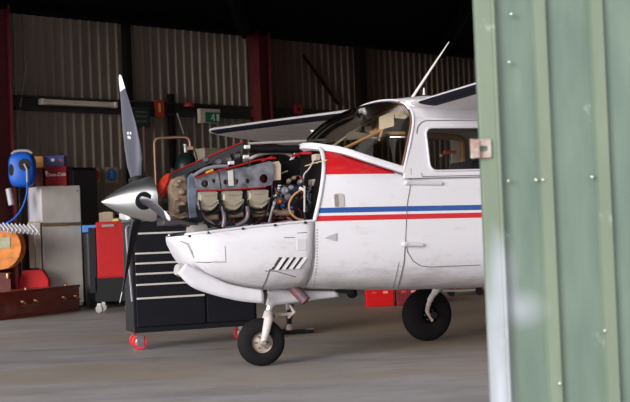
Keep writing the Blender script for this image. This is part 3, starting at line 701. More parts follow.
# far side: grey rocker-box row and dark intake parts above
mbx=MB()
for px,py,r_ in((206,160,.022),(219,162,.026),(229,160,.022),(238,156,.022),(246,160,.022),(214,167,.02)):
    mbx.lathe([(-.03,r_),(.0,r_*1.1),(.03,r_*.7)],P(px,py,-.1),(.2,1,.1),12)
mbx.build('throttle_body',mat('body_dull',(.10,.10,.12),.6,.2,var=.6,vscale=20),eng,smooth=True)
for px,py in((247,147),(231,163),(246,157)): MB().lathe([(-.02,.016),(.02,.014)],P(px,py,.0),(1,.2,.0),10).build('cap_white',mat('cap_white',(.75,.74,.74),.5),eng,smooth=True)
MB().tube([P(249,149,-.05),P(308,149,-.05)],.030,12).build('air_filter_tube',blackp,eng,smooth=True)
MB().tube([P(249,143.5,-.08),P(325,140,-.08)],.010,8).build('support_rod',mat('rod_pale',(.45,.42,.40),.5,.3),eng)
# open cowl flap door raised on the far side, red seal edge
a,b=P(171,173,-.28),P(243,142,-.28)
nrm=Vector((b.z-a.z,0,-(b.x-a.x))).normalized()*-.0
dz=Vector((0,0,-.055))
mb=MB().add([a,b,b+dz,a+dz]+[v+Vector((0,-.02,0)) for v in(a,b,b+dz,a+dz)],[(0,1,2,3),(7,6,5,4),(0,4,5,1),(1,5,6,2),(2,6,7,3),(3,7,4,0)])
mb.build('raised_baffle',mat('baffle_dark',(.035,.032,.035),.6),eng)
MB().tube([a,b],.0065,8).build('raised_baffle_seal',redrub,eng)
mb=MB().tube(curve([P(248,160,-.1),P(258,155,-.1),P(272,152.5,-.1),P(285,153,-.1),P(293,156,-.1)],5),.013,8); mb.build('far_rim',mat('rim_grey',(.45,.42,.40),.5),eng,smooth=True)
MB().tube([P(292,156,.0),P(301,153.5,.0),P(312,153,.1)],.010,8).build('red_hose',redrub,eng,smooth=True)
MB().tube([P(262,161,.05),P(272,157,.05)],.009,8).build('red_hose',redrub,eng,smooth=True)
# accessory section: pumps, lines, fittings
acc=[(285,191,.030,'pump',bafm),(291,188,.022,'pump',bafm),(288,197,.026,'pump',bafm),(279,202,.018,'orange_cap',MATS['orange_plastic']),(273,197,.014,'fitting',steel),
     (283,206,.012,'blue_fitting',bluep),(291,208,.012,'blue_fitting',bluep),(296,189,.014,'blue_fitting',bluep),(300,182,.020,'fitting',steel),(275,212,.018,'fitting',tan),(294,178,.016,'fitting',tan),(289,181,.018,'fitting',MATS['orange_plastic'] if False else tan)]
for x,y,r_,nm,m_ in acc:
    MB().lathe([(-.05,r_*.7),(-.02,r_),(.015,r_),(.02,r_*.8),(.035,r_*.55)],P(x,y,.30),(.15,1,.1),12).build(nm,m_,eng,smooth=True)
MB().tube([P(276,213,.33),P(293,213,.33)],.022,12).build('exhaust_port',tan,eng,smooth=True)
MB().tube([P(275,226,.3),P(292,223,.3)],.028,12).build('muffler',mat('muffler_grey',(.30,.24,.24),.5,.3),eng,smooth=True)
hs=mat('hose_orange',(.42,.20,.10),.6)
MB().tube(curve([P(302,189,.40),P(293,196,.40),P(289,205,.40),P(291,213,.40),P(298,219,.40),P(307,220,.40)],6),.008,8).build('fuel_hose',hs,eng,smooth=True)
MB().lathe([(-.02,.012),(.02,.012)],P(302,189,.40),(1,0,.5),8).build('hose_end',MATS['cap_white'],eng)
MB().tube([P(304.5,186,.42),P(304.5,212,.42)],.008,8).build('engine_mount_tube',MATS['rod_pale'],eng,smooth=True)
MB().tube([P(304.5,212,.42),P(305.5,224,.42)],.010,8).build('latch_rod',blackm,eng,smooth=True)
MB().tube(curve([P(314,160,.25),P(309,169,.25),P(304,175,.25),P(303,186,.25)],5),.006,8).build('cable',mat('cable_pale',(.5,.42,.42),.5),eng)
MB().tube([P(327,160,.5)-Vector((0,.0,0)),P(316,162.5,.45),P(305,166,.35)],.004,6).build('stay_cable',mat('cable_yellow',(.55,.35,.18),.5),eng)
# firewall fittings (mottled tan and grey near the rim)
for x,y,w_,h_,m_ in((314,158,.08,.05,'cooler_tan'),(311,183,.09,.05,'cooler_tan'),(318,168,.04,.10,'plate_grey'),(316,180,.05,.05,'cooler_tan'),(308,197,.03,.05,'cap_grey'),(309,213,.06,.06,'fins_dark')):
    box(P(x,y,.12)+Vector((0,.05,0)),(.05,w_,h_),'firewall_fitting',MATS[m_],eng,.006)
random.seed(3)
wirem=[mat('wire_black',(.015,.015,.015),.5),mat('wire_grey',(.12,.12,.12),.6),mat('wire_blue',(.03,.10,.40),.5),mat('wire_red',(.40,.03,.03),.5),mat('wire_tan',(.36,.22,.12),.5)]
for k in range(40):
    x=random.uniform(274,314); y=random.uniform(168,212); Y=random.uniform(.05,.32)
    pts=[P(x,y,Y)]
    for j in range(3): 
        x+=random.uniform(-9,7); y+=random.uniform(-3,12); pts.append(P(max(272,min(311,x)),min(218,y),Y+random.uniform(-.04,.04)))
    MB().tube(curve(pts,4),random.choice((.004,.005,.007)),6).build('wire',random.choice(wirem),eng)
for k in range(14):
    x=random.uniform(200,268); Y=random.uniform(.1,.3)
    MB().tube(curve([P(x,214,Y),P(x+random.uniform(-8,8),218,Y),P(x+random.uniform(-10,10),225,Y)],4),.006,6).build('wire',random.choice(wirem),eng)
# front duct below case
MB().lathe([(0,.05),(.01,.062),(.12,.058),(.13,.05)],P(205,230,.18),(1,.25,-.12),20).build('intake_duct',mat('duct_grey',(.36,.33,.31),.5,.1,var=.2),eng,smooth=True)
MB().tube([P(166,222,.2),P(180,222,.2),P(197,226,.22)],.022,10).build('alternator_bracket',mat('dark_bracket',(.06,.05,.055),.5,.3),eng,smooth=True)
box(P(168,223,.12),(.12,.2,.04),'front_support',MATS['dark_bracket'],eng,.01)
MB().lathe([(0,.08),(.03,.10),(.05,.10),(.06,.08)],(.73,0,1.28),(1,0,0),30).build('ring_gear',mat('ring_brown',(.15,.10,.08),.5,.5),eng,smooth=True)
MB().tube([P(156,205,.05),P(160,193,.05),P(166,182,.05),P(169,174,.05)],[.02,.05,.045,.015],8).build('red_shroud',mat('orange_red',(.48,.03,.008),.6,spec=.2,var=.5,vscale=20),eng,smooth=True)
# recess at front of the cowl
a=skin(180,241,.002); b=skin(188,244,.002); c=skin(192,252,.002); d=skin(194,258,.002)
MB().tube([a,b,c,d],[.004,.011,.011,.006],8).build('cowl_scoop',mat('scoop_dark',(.28,.26,.26),.5),cowl,smooth=True)
# exhaust stack
ex=MB(); ex.lathe([(0,.040),(.20,.040),(.20,.034),(.02,.034)],P(288,282,.15),(P(303,298,.22)-P(288,282,.15)),20); ex.build('exhaust_pipe',mat('burnt_steel',(.22,.055,.03),.6,.2,var=.6,vscale=18,tint=(.07,.07,.10)),AC,smooth=True)
MB().lathe([(0,.05),(.01,.035)],P(290,288,.15),(0,0,-1),16).build('exhaust_shroud',seam,AC)
# nose gear doors
def doorband(top,bot,Y0,Y1,name):
    n=16; Y1=Y0; tp=curve([P(x,y,Y0) for x,y in top],6); bt=curve([P(x,y,Y1) for x,y in bot],6)
    k=min(len(tp),len(bt)); mid=[]
    rows=[[a.lerp(b,t)+Vector((0,.008*math.sin(math.pi*t),0)) for a,b in zip(tp,bt)] for t in (0,.25,.5,.75,1)]
    return MB().ring(rows,closed=False).build(name,PAINT if False else white,AC,smooth=True,solid=.012)
doorband([(186,262.5),(202,271.5),(215,278),(228,283.5),(245,287.5),(263,290)],[(177.5,273.5),(191,286.5),(207,293),(225,298),(243,301.5),(264,303.5)],.26,.24,'nose_gear_door')
MB().lathe([(-.03,.045),(.0,.05),(.03,.04)],P(180,270,.10),(1,.2,.2),16).build('taxi_light',mat('lamp_grey',(.42,.40,.40),.4,.2),AC,smooth=True)
doorband([(267,289),(290,290),(312,291),(337,291)],[(270,305.5),(292,303),(312,300.5),(339,297)],.12,.18,'nose_gear_door')
MB().tube([P(336,290,.12),P(343,290,.12),P(352,292,.12)],[.02,.025,.02],8).build('belly_fitting',blackm,AC)
MB().lathe([(-.04,.02),(-.02,.04),(.02,.04),(.04,.02)],P(352,293,0),(0,0,1),14).build('belly_beacon',blackp,AC,smooth=True)
# nose gear
ng=empty('nose_gear'); ng.parent=AC
def wheel(c,r_,w_,axis,parent,rimr,rimm,tname='tyre'):
    a=Vector(axis).normalized(); c=Vector(c); prof=[]
    for i in range(17):
        t=math.pi*(i/16); y=-w_/2*math.cos(t); prof.append((y,rimr+(r_-rimr)*math.sin(t)**.55))
    prof=[(-w_/2+.01,rimr-.01)]+prof+[(w_/2-.01,rimr-.01)]
    t=MB().lathe(prof,c,a,40,cap=(False,False)).build(tname,rubber,parent,smooth=True,angle=60)
    g=MB()
    for k in(-1,0,1): g.lathe([(k*w_*.16-.003,r_*.90),(k*w_*.16-.003,r_*.996+.002),(k*w_*.16+.003,r_*.996+.002),(k*w_*.16+.003,r_*.90)],c,a,40)
    h=MB(); hw=w_*.42
    h.lathe([(-hw,.01),(-hw,rimr*.30),(-hw*.7,rimr*.38),(-hw*.55,rimr*.75),(-hw*.9,rimr*.86),(-hw*.95,rimr),(hw*.95,rimr),(hw*.9,rimr*.86),(hw*.55,rimr*.75),(hw*.7,rimr*.38),(hw,rimr*.30),(hw,.01)],c,a,32)
    hb=h.build('wheel_rim',rimm,parent,smooth=True,angle=35)
    bb=MB()
    for k in range(6):
        an=2*math.pi*k/6; u=Vector((1,0,0)); u=(u-a*u.dot(a)).normalized(); w2=a.cross(u)
        bb.lathe([(0,.008),(hw*.9,.008)],c+(u*math.cos(an)+w2*math.sin(an))*rimr*.55,a,8)
    bb.build('rim_bolt',seam,hb)
    return t
steer=R(8); wax=Vector((math.sin(steer),math.cos(steer),0))
rimm=mat('rim_beige',(.48,.40,.35),.5,.2,var=.3,vscale=25)
wheel((0,0,.181),.181,.135,wax,ng,.088,rimm)
c0=Vector((0,0,.181))
fk=mat('gear_paint',(.62,.56,.53),.45,var=.25,vscale=20)
MB().tube([P(263,344,.10),P(266,331,.10),P(268.5,319,.085),P(268,312,.04)],[.022,.030,.034,.03],10).build('fork',fk,ng,smooth=True)
MB().tube([P(263,344,-.10),P(264,331,-.10),P(266,319,-.085),P(268,312,-.04)],[.022,.028,.032,.03],10).build('fork',fk,ng,smooth=True)
MB().lathe([(-.11,.02),(.125,.022),(.135,.015)],c0,wax,14).build('axle',steel,ng,smooth=True)
MB().tube([P(268,316,.0),P(270.5,305,.0)],.026,14).build('oleo_strut',chrome,ng,smooth=True)
MB().tube([P(270.5,306,.0),P(274,290,.0)],.038,14).build('strut_housing',fk,ng,smooth=True)
MB().tube([P(272,314,.02),P(282,314.5,.0),P(291,314,-.02)],[.014,.012,.014],8).build('drag_link',fk,ng,smooth=True)
MB().tube([P(290,305,-.02),P(294,312,-.02),P(288,318,-.02)],[.010,.016,.010],8).build('torque_link',mat('link_pink',(.60,.48,.44),.5),ng,smooth=True)
MB().tube([P(292,304,-.04),P(291,318,-.04)],.014,8).build('torque_link',blackm,ng,smooth=True)
MB().tube(curve([P(286,316,.0),P(287,324,.0),P(283,331,.0)],4),.003,6).build('brake_line',blackp,ng)
MB().lathe([(-.02,.02),(.02,.02)],P(276,315,.03),(0,1,0),10).build('link_pivot',tan,ng,smooth=True)
# main gear: tubular legs
mr=ground(427,340); 
def ac_of(w): d=w-NW; return Vector((d.dot(fw),d.dot(pt),d.z))
mc=ac_of(ground(428,341)); 
def maingear(sg):
    g=empty('main_gear'); g.parent=AC
    c=Vector((mc.x,sg*abs(mc.y),.232))
    wheel(c,.232,.165,(0,1,0),g,.085,mat('rim_dark',(.004,.004,.004),.9,spec=.1) if sg<0 else rimm)
    inn_=c+Vector((0,-sg*.115,0))
    if sg<0:
        leg=[P(439,287,-.50),P(435,292,-.58),P(430.5,299,-.70),P(428.5,305,-.79)]
        MB().tube(curve(leg,5),[.030]*6+[.024]*6+[.019]*4,12).build('leg',mat('leg_white',(.78,.74,.72),.45),g,smooth=True)
        MB().tube([P(428.5,304,-.79),P(427,311,-.81),P(432.5,321,-.83)],[.022,.018,.012],8).build('brake_arm',mat('arm_pink',(.55,.42,.38),.5),g,smooth=True)
        MB().lathe([(-.01,.02),(.02,.018)],P(439,308.5,-.88),(0,1,0),10).build('brake_fitting',MATS['cream'],g,smooth=True)
        mb=MB().lathe([(0,.03),(.012,.03)],inn_+Vector((0,.02,0)),(0,1,0),24); mb.build('brake_disc',blackm,g,smooth=True)
        MB().tube([P(428,310,-.83),c],.016,8).build('axle',blackm,g)
    else:
        MB().tube(curve([(mc.x-.12,.35,.50),(mc.x-.10,.6,.46),(mc.x-.03,.9,.33),(mc.x,1.02,.232)],5),[.045]*6+[.036]*6+[.028]*4,12).build('leg',MATS['leg_white'],g,smooth=True)
        MB().lathe([(-.1,.018),(.1,.018)],c,(0,1,0),10).build('axle',blackm,g)
maingear(-1); maingear(1)
MB().tube([P(443,290.5,-.3),P(463,290.5,-.3),P(475,289.5,-.3)],.010,8).build('belly_step_tube',MATS['link_pink'],AC)
# ================================================================ TOOL TROLLEY
TA=R(20)
tl=ground(138,350); td=Vector((math.cos(TA),math.sin(TA),0)); tb=Vector((-math.sin(TA),math.cos(TA),0))
T0=tl-td*.035-tb*.04           # front left foot of the cabinet
T=empty('tool_trolley',T0,TA)
tag(T,'black roller tool cabinet with pale drawer handles and red casters behind the aircraft nose','tool cabinet')
tcoat=mat('trolley_black',(.008,.008,.012),.5,spec=.22,bump=.05,var=.25,vscale=5)
def TZ(px,py):  # trolley face local coords (u,z)
    r=Vector(ray(px,py)); o=Vector((0,0,H)); nn=tb; t=(T0-o).dot(nn)/r.dot(nn); w=o+r*t-T0; return w.dot(td),w.z
zb=TZ(134,333)[1]; zt=TZ(132,222)[1]; wid=TZ(257.5,322)[0]; DEP=.36
MB().box((wid/2,DEP/2+.012,(zb+zt)/2),(wid,DEP,zt-zb)).build('body',tcoat,T,bevel=.006)
MB().box((wid/2,DEP/2+.008,zt+.012),(wid+.02,DEP+.03,.025)).build('worktop',mat('top_grey',(.06,.06,.07),.5),T,bevel=.004)
divu=TZ(206,310)[0]
pall=mat('handle_pale',(.72,.68,.64),.35,.3)
hz=[TZ(136,y)[1] for y in(234,254,264,274.5,285.3,299)]; hz.append(zb+.045)
for k in range(6):
    z1=hz[k]-.0; z0=hz[k+1]+.012
    if k==5: z0=zb+.05
    for (ua,ub) in((.03,divu-.012),(divu+.012,wid-.03)):
        dw=MB().box(((ua+ub)/2,.004,(z0+z1)/2),(ub-ua,.022,z1-z0)).build('drawer',tcoat,T,bevel=.003)
        if ua<.1 or k<5: MB().box(((ua+ub)/2,-.012,z1+.002),(ub-ua,.02,.017)).build('drawer_handle',pall,dw,bevel=.004)
MB().box((wid/2,.0,zb+.02),(wid,.03,.045)).build('plinth',tcoat,T,bevel=.003)
MB().tube(curve([(-.0,.05,zt-.03),(-.03,.04,zt-.07),(-.022,.03,zt-.32),(-.004,.02,zb+.28)],5),.012,8).build('push_handle',mat('handle_grey',(.25,.25,.29),.4,.5),T,smooth=True)
wr=mat('caster_red',(.62,.02,.03),.45)
def caster(u,v):
    g=MB().box((u,v,zb-.035),(.075,.06,.012)).box((u,v-.035,zb-.075),(.055,.006,.10),taper=1.2).box((u,v+.035,zb-.075),(.055,.006,.10),taper=1.2).build('caster_fork',chrome,T)
    for dv in(-.014,):
        pass
    r_=.068
    MB().lathe([(-.024,r_*.6),(-.024,r_*.93),(-.014,r_),(.014,r_),(.024,r_*.93),(.024,r_*.6)],(u,v,r_),(.12,1,0),28,cap=(False,False)).build('caster_tyre',wr,g,smooth=True)
    MB().lathe([(-.027,.01),(-.022,r_*.62),(.022,r_*.62),(.027,.01)],(u,v,r_),(.12,1,0),24).build('caster_hub',chrome,g,smooth=True)
for u,v in((.055,.055),(wid-.075,DEP-.06),(.085,DEP-.05)): caster(u,v)
# things on the trolley / red cabinet top
def can(name,label,cat,loc,r_,h_,m_,capm,group=None):
    g=empty(name,loc); tag(g,label,cat,group)
    MB().lathe([(0,r_*.95),(.004,r_),(h_*.8,r_),(h_*.88,r_*.6)],(0,0,0),(0,0,1),20).build('body',m_,g,smooth=True)
    MB().lathe([(h_*.86,r_*.5),(h_,r_*.5)],(0,0,0),(0,0,1),14).build('cap',capm,g,smooth=True); return g
def ontop(u,v): return T0+td*u+tb*v+Vector((0,0,zt+.0245))
can('spray_can','white spray can with blue cap on the left end of the black tool cabinet','can',ontop(.03,.2),.03,.14,MATS['cap_white'],bluep)
can('oil_bottle','small grey oil bottle on the black tool cabinet behind the propeller blade','bottle',ontop(.16,.25),.03,.10,mat('bottle_grey',(.2,.2,.22),.5),blackp)
g=empty('socket_tray',ontop(.42,.2),TA); tag(g,'dark tray of tan parts on the black tool cabinet below the spinner','tray')
MB().prism(rrect(-.16,-.09,.16,.09,.02),[rrect(-.145,-.075,.145,.075,.015)],lambda a,b:(a,b,0),(0,0,.05)).box((0,0,.004),(.3,.16,.008)).build('tray',blackm,g)
for k in range(4): MB().lathe([(0,.02),(.06,.02)],(-.1+.065*k,0,.008),(0,0,1),12).build('socket',tan,g,smooth=True)
# ================================================================ BACKGROUND OBJECTS
def facing(px_left,py,px_right,D0,name,rz=0): pass
def local_box(px0,py0,px1,py1,D):
    a=at(px0,py1,D); b=at(px1,py0,D); c=at(px0,py0,D); d=at(px1,py1,D)
    return (a.x+b.x)/2,abs(b.x-a.x),(a.z+d.z)/2,(b.z+c.z)/2
# refrigerator
D=18.42; FA=R(32)
fd=Vector((math.cos(FA),math.sin(FA),0)); fb=Vector((-math.sin(FA),math.cos(FA),0))
fl=at(42.0,230,D); fl.z=0; W_=.61; Zt=at(42,186,D).z; zdiv=at(60,224.3,D+.1).z
fr_=empty('refrigerator',fl+fd*(W_/2),FA); tag(fr_,'grey-white upright fridge freezer with brown divider strip against the rear wall','fridge')
frm=mat('fridge_white',(.62,.57,.53),.5,var=.18,vscale=3,bump=.03)
MB().box((0,.32,Zt/2+.02),(W_,.56,Zt-.04)).build('body',mat('fridge_side',(.50,.48,.54),.5,var=.2,vscale=3),fr_,bevel=.01)
for s_ in (-1,1):
    for v in(.1,.56): MB().lathe([(0,.02),(.05,.02)],(s_*.22,v,0),(0,0,1),10).build('foot',blackp,fr_)
MB().box((0,.018,(zdiv+.02+Zt)/2),(W_,.05,Zt-zdiv-.02)).build('freezer_door',frm,fr_,bevel=.012)
MB().box((0,.018,(zdiv-.02+.08)/2),(W_,.05,zdiv-.10)).build('fridge_door',frm,fr_,bevel=.012)
MB().box((-.0,-.008,zdiv),(W_-.01,.05,.035)).build('divider_strip',mat('brown_strip',(.22,.13,.075),.6,var=.4,vscale=12),fr_,bevel=.004,label='brown grubby trim strip')
MB().lathe([(0,.012),(.008,.01)],(W_/2-.05,-.008,Zt-.08),(0,-1,0),10).build('badge',MATS['brown_strip'],fr_)
# cream boards leaning beside the fridge
legm=mat('leg_cream',(.50,.42,.34),.6,var=.25,vscale=8)
for px,dz_,lab in((33.5,0,'cream upright board left of the fridge, the one nearer the orange reel'),(40,1,'cream upright board left of the fridge, the one touching its corner')):
    p=at(px,260,18.40-.0*dz_); p.z=0
    b_=empty('timber_board',p); tag(b_,lab,'board'); hh0=at(px,222,18.4).z
    MB().ring([[Vector((x+o_,y,z)) for x,y in((-.04,0),(.04,0),(.04,-.02),(-.04,-.02))] for z,o_ in((0,.0),(hh0*.5,-.012),(hh0,-.02))]).build('plank',legm,b_)
    MB().box((-.02,-.01,hh0),(.084,.024,.01)).build('end_cap',MATS['brown_strip'],b_)
# cola crate, boxes on top
def carton(px0,py0,px1,py1,D,dep,name,label,cat,m_,base,bevel=.006,group=None):
    x,w_,z0,z1=local_box(px0,py0,px1,py1,D); g=empty(name,(x,D,base)); tag(g,label,cat,group); h_=z1-z0
    MB().box((0,dep/2,h_/2),(w_,dep,h_)).build('carton',m_,g,bevel=bevel); return g,w_,h_
crm=mat('crate_red',(.26,.004,.008),.55,spec=.2,var=.12)
g,w_,h_=carton(45.2,165,66,184,18.62,.26,'cooler_box','red drinks cooler box with white script lettering on top of the fridge','cooler box',crm,Zt)
text('Coca-Cola',.068,'lettering',MATS['cap_white'],g,(.0,-.002,h_*.60),(R(90),0,0),shear=.35,bold=.0006)
MB().box((0,.15,h_+.0),(w_+.012,.312,.025)).build('lid',crm,g,bevel=.005)
MB().box((-w_/2+.025,-.004,h_*.72),(.03,.012,.05)).build('lid_latch',MATS['cap_white'],g,bevel=.003)
ztop=Zt+h_+.0125
g2,w2,h2=carton(44,153,64,164,18.68,.2,'blue_carton','dark blue carton with white and red marks on top of the red cooler box','carton',mat('carton_blue',(.02,.035,.20),.5,var=.2),ztop)
MB().box((-.02,-.001,h2*.6),(.05,.003,.045)).build('printed_mark',MATS['cap_white'],g2); MB().box((w2/2-.05,-.001,h2*.55),(.06,.003,.03),Matrix.Rotation(R(20),3,'Y')).build('printed_mark',mat('print_red',(.5,.03,.05),.5),g2)
g3,w3,h3=carton(36,166,42.6,185,18.62,.2,'red_carton','small dark red carton between the blue hose reel and the cooler box','carton',mat('carton_dkred',(.14,.008,.01),.6,var=.3),Zt)
g4,w4,h4=carton(34.5,154,43,165.5,18.62,.2,'orange_carton','orange and yellow carton stacked above the small dark red carton','carton',mat('carton_orange',(.60,.16,.02),.5,tint=(.55,.35,.05),vscale=14),Zt+h3)
# blue hose reel
hr_p=at(22.5,170,18.6)
hr_p=at(22.5,170,18.22); hr=empty('hose_reel',(hr_p.x,18.22,hr_p.z)); tag(hr,'blue retractable hose reel with black openings hanging at the left of the fridge top','hose reel')
def capsule(w_,h_,d_,n=24):
    rings=[]
    for k,(s_,y) in enumerate(((.80,-d_/2),(.94,-d_*.42),(1,-d_*.25),(1,d_*.25),(.94,d_*.42),(.8,d_/2))):
        rings.append([Vector((s_*w_/2*math.copysign(abs(math.cos(t))**.6,math.cos(t)),y,s_*h_/2*math.copysign(abs(math.sin(t))**.6,math.sin(t)))) for t in [2*math.pi*i/n for i in range(n)]])
    return MB().ring(rings)
capsule(.38,.50,.24).build('casing',bluep,hr,smooth=True,angle=50)
MB().lathe([(0,.09),(.015,.085)],(.06,-.115,.07),(0,-1,0),24).build('drum_opening',darkm,hr,smooth=True)
q=MB().lathe([(0,.075),(.012,.07)],(0,0,0),(0,-1,0),24); q.v=[Vector((v.x*.5-.135,v.y-.112,v.z*1.2-.0)) for v in q.v]; q.build('side_opening',darkm,hr,smooth=True)
MB().tube(curve([(-.15,0,.235),(-.08,0,.275),(.08,0,.275),(.15,0,.235)],5),.02,8).build('handle',mat('reel_grey',(.35,.34,.36),.5),hr,smooth=True)
MB().tube([(.06,-.14,.08),(.10,-.16,0),(.10,-.16,-.20)],.014,8).build('hose_end',mat('hose_grey',(.4,.38,.4),.5),hr,smooth=True)
MB().tube(curve([(.10,-.16,-.18),(.09,-.17,-.35),(.02,-.18,-.55),(-.08,-.18,-.68),(-.20,-.18,-.76),(-.34,-.16,-.80)],6),.014,8).build('hose',bluep,hr,smooth=True)
MB().box((-.02,.15,.05),(.2,.2,.10)).build('wall_bracket',steel,hr)
MB().tube([(-.24,.12,-.26),(-.20,.10,-.50)],.045,12).build('filter_bowl',mat('bowl_grey',(.45,.44,.46),.4),hr,smooth=True)
# orange cable drum
cd=at(-.5,249.5,17.9); dm=empty('cable_drum',(cd.x,17.9,cd.z-.31)); tag(dm,'round orange reel end with pale label at the left edge of the photo','reel')
orm=mat('drum_orange',(.72,.23,.03),.6,var=.4,vscale=9)
MB().lathe([(-.02,.30),(-.02,.31),(.01,.31),(.02,.31),(.02,.28),(.012,.27),(.012,.02),(.0,.01)],(0,0,.335),(0,-1,0),40).lathe([(-.30,.31),(-.28,.31),(-.28,.15),(-.02,.15)],(0,0,.335),(0,-1,0),40).build('flange',orm,dm,smooth=True,angle=30)
MB().box((.03,-.019,.40),(.26,.006,.15)).build('label',mat('label_grey',(.38,.36,.30),.6,tint=(.22,.30,.12),vscale=14),dm)
base_z=cd.z-.335
# timber block stand under drum
st_=empty('drum_stand',(cd.x,17.95,0)); tag(st_,'dark red stand carrying the orange reel behind the wooden casket','stand')
MB().box((-.06,.14,base_z/2),(.38,.30,base_z)).build('block',mat('stand_red',(.10,.012,.012),.7,var=.3),st_)
MB().lathe([(0,.02),(.04,.026),(.07,.02)],(.10,-.04,base_z-.08),(0,0,1),10).build('knob',mat('brass_dull',(.6,.35,.12),.4,.6),st_,smooth=True)
# white ribbed sheet on top (zigzag strip)
sh=MB(); a=at(-6,230,17.35); b=at(40,233,17.45); nz=22; pr=[]
for i in range(nz+1):
    t=i/nz; p=a.lerp(b,t); pr.append(p+Vector((0,0,.028*(1 if i%2 else -1))))
vs=pr+[p+Vector((-.15,.30,.10)) for p in pr]; n=len(pr); sh.add(vs,[(i,i+1,n+i+1,n+i) for i in range(n-1)])
tag(sh.build('ribbed_sheet',mat('sheet_white',(.80,.79,.84),.5),None,solid=.004,origin=a),'white ribbed roofing sheet lying above the orange reel','sheet')
# red jerry can
jc=at(31,279,18.1); jz=at(31,292,18.1).z
jg=empty('jerry_can',(jc.x,18.23,0)); tag(jg,'bright red can with top handle standing in front of the fridge','can')
w_=at(47,280,18.1).x-at(15.5,280,18.1).x; zt3=at(31,268,18.1).z
MB().prism([(-w_/2,0),(w_/2,0),(w_/2,zt3*.72),(w_/2*.62,zt3*.95),(-w_/2*.62,zt3*.95),(-w_/2,zt3*.72)],[],lambda a,b:(a,0,b),(0,.12,0)).build('body',redp,jg,bevel=.015)
MB().box((0,.07,zt3*.97),(.14,.04,.03)).build('handle',blackp,jg,bevel=.005)
MB().lathe([(0,.025),(.03,.025)],(-.1,.07,zt3*.93),(0,0,1),12).build('filler_cap',blackp,jg,smooth=True)
# coffin
ca=ground(-6,321.2); cbp=ground(80,310); cdv=(cbp-ca); L_=cdv.length; cdv.normalize(); 
if L_>2.1: ca=cbp-cdv*2.05; L_=2.05
rz=math.atan2(cdv.y,cdv.x)
CF=empty('casket',ca,rz); tag(CF,'polished reddish wooden casket with brass handles lying on the floor at lower left','casket')
wood=mat('mahogany',(.30,.030,.012),.3,var=.35,vscale=3,stretch=(1,8,12),coat=.4)
hC=.33
MB().prism([(0,0),(L_*.0,.0),(L_,.0),(L_+.0,.0),(L_,.33),(0,.33)],[],lambda a,b:(a,b,0),(0,0,hC)).build('body',wood,CF,bevel=.006)
MB().box((L_/2,.165,hC+.02),(L_+.03,.36,.035)).build('lid',wood,CF,bevel=.01)
MB().box((L_/2,.165,.02),(L_+.02,.35,.04)).build('base_moulding',wood,CF,bevel=.008)
brass=mat('brass',(.95,.62,.36),.25,1)
def uon(px): 
    r=Vector(ray(px,302)); nn=Vector((cdv.y,-cdv.x,0)); o=Vector((0,0,H)); t=(ca-o).dot(nn)/r.dot(nn); return (o+r*t-ca).dot(cdv)
for pxa,pxb in((22,35),(63,75)):
    ua,ub=uon(pxa),uon(pxb); z=.20; 
    for u in(ua,ub):
        hh=MB(); hh.lathe([(0,.030),(.012,.026),(.03,.012)],(u,0,z+.01),(0,-1,0),12); hh.box((u,-.03,z-.02),(.045,.03,.05),Matrix.Rotation(R(25),3,'Y'))
        hh.build('handle_bracket',brass,CF,smooth=False)
    MB().tube([(ua-.06,-.05,z-.04),(ub+.06,-.05,z-.04)],.011,8).build('handle_bar',brass,CF,smooth=True)
for px in(28,68): MB().lathe([(0,.016),(.02,.02),(.035,.008)],(uon(px),.03,hC+.037),(0,0,1),12).build('lid_screw',brass,CF,smooth=True)
# dark bin with blue lid
D=18.5; a=at(89,230,D); bz=a.z
bn=empty('waste_bin',(a.x-.0,D+.2,0)); tag(bn,'tall dark grey bin right of the fridge under a blue tray','bin')
MB().lathe([(0,.11),(.02,.115),(bz-.05,.13)],(0,0,0),(0,0,1),24).build('body',mat('bin_grey',(.02,.018,.02),.5,.2,var=.4,vscale=6),bn,smooth=True)
MB().lathe([(bz-.05,.14),(bz-.03,.14)],(0,0,0),(0,0,1),24).build('rim',blackp,bn,smooth=True)
bt=empty('blue_tray',(a.x-.0,D+.15,bz-.03)); tag(bt,'bright blue plastic tray resting on the dark bin beside the fridge','tray')
MB().prism(rrect(-.11,-.12,.13,.14,.02),[rrect(-.10,-.11,.12,.13,.02)],lambda a,b:(a,b,0),(0,0,.10)).box((.01,.01,.006),(.22,.24,.012)).build('tray',mat('tray_blue',(.03,.22,.60),.45),bt)
MB().box((.02,-.125,.05),(.10,.01,.03)).build('tray_handle',MATS['tray_blue'],bt,bevel=.003)
# red tool chest on black base
D=17.2; a=at(95.5,222,D); b=at(131,222,D); zr0=at(110,278,D).z; zr1=at(110,221.5,D).z
xw=b.x-a.x; RC=empty('tool_chest',((a.x+b.x)/2,D,0)); tag(RC,'bright red tool chest on a black wheeled base between fridge and black cabinet','tool chest')
MB().box((0,.23,(zr0+zr1)/2),(xw,.44,zr1-zr0)).build('chest',redp,RC,bevel=.008)
MB().box((0,.004,(zr0+zr1)/2-.04),(xw-.03,.016,zr1-zr0-.12)).build('door',redp,RC,bevel=.004)
MB().box((-.07,-.004,zr1-.055),(.17,.01,.035)).build('badge',mat('badge_grey',(.18,.17,.17),.4,.5),RC,bevel=.002)
MB().box((-.02,.25,(zr0+.13)/2+.02),(xw+.04,.46,zr0-.13)).build('base_cabinet',blackp,RC,bevel=.006)
MB().box((-xw/2-.06,.22,(.3+zr1)/2-.05),(.10,.40,zr1-.35)).build('side_locker',mat('locker_dark',(.008,.007,.010),.6,0,spec=.2),RC,bevel=.006)
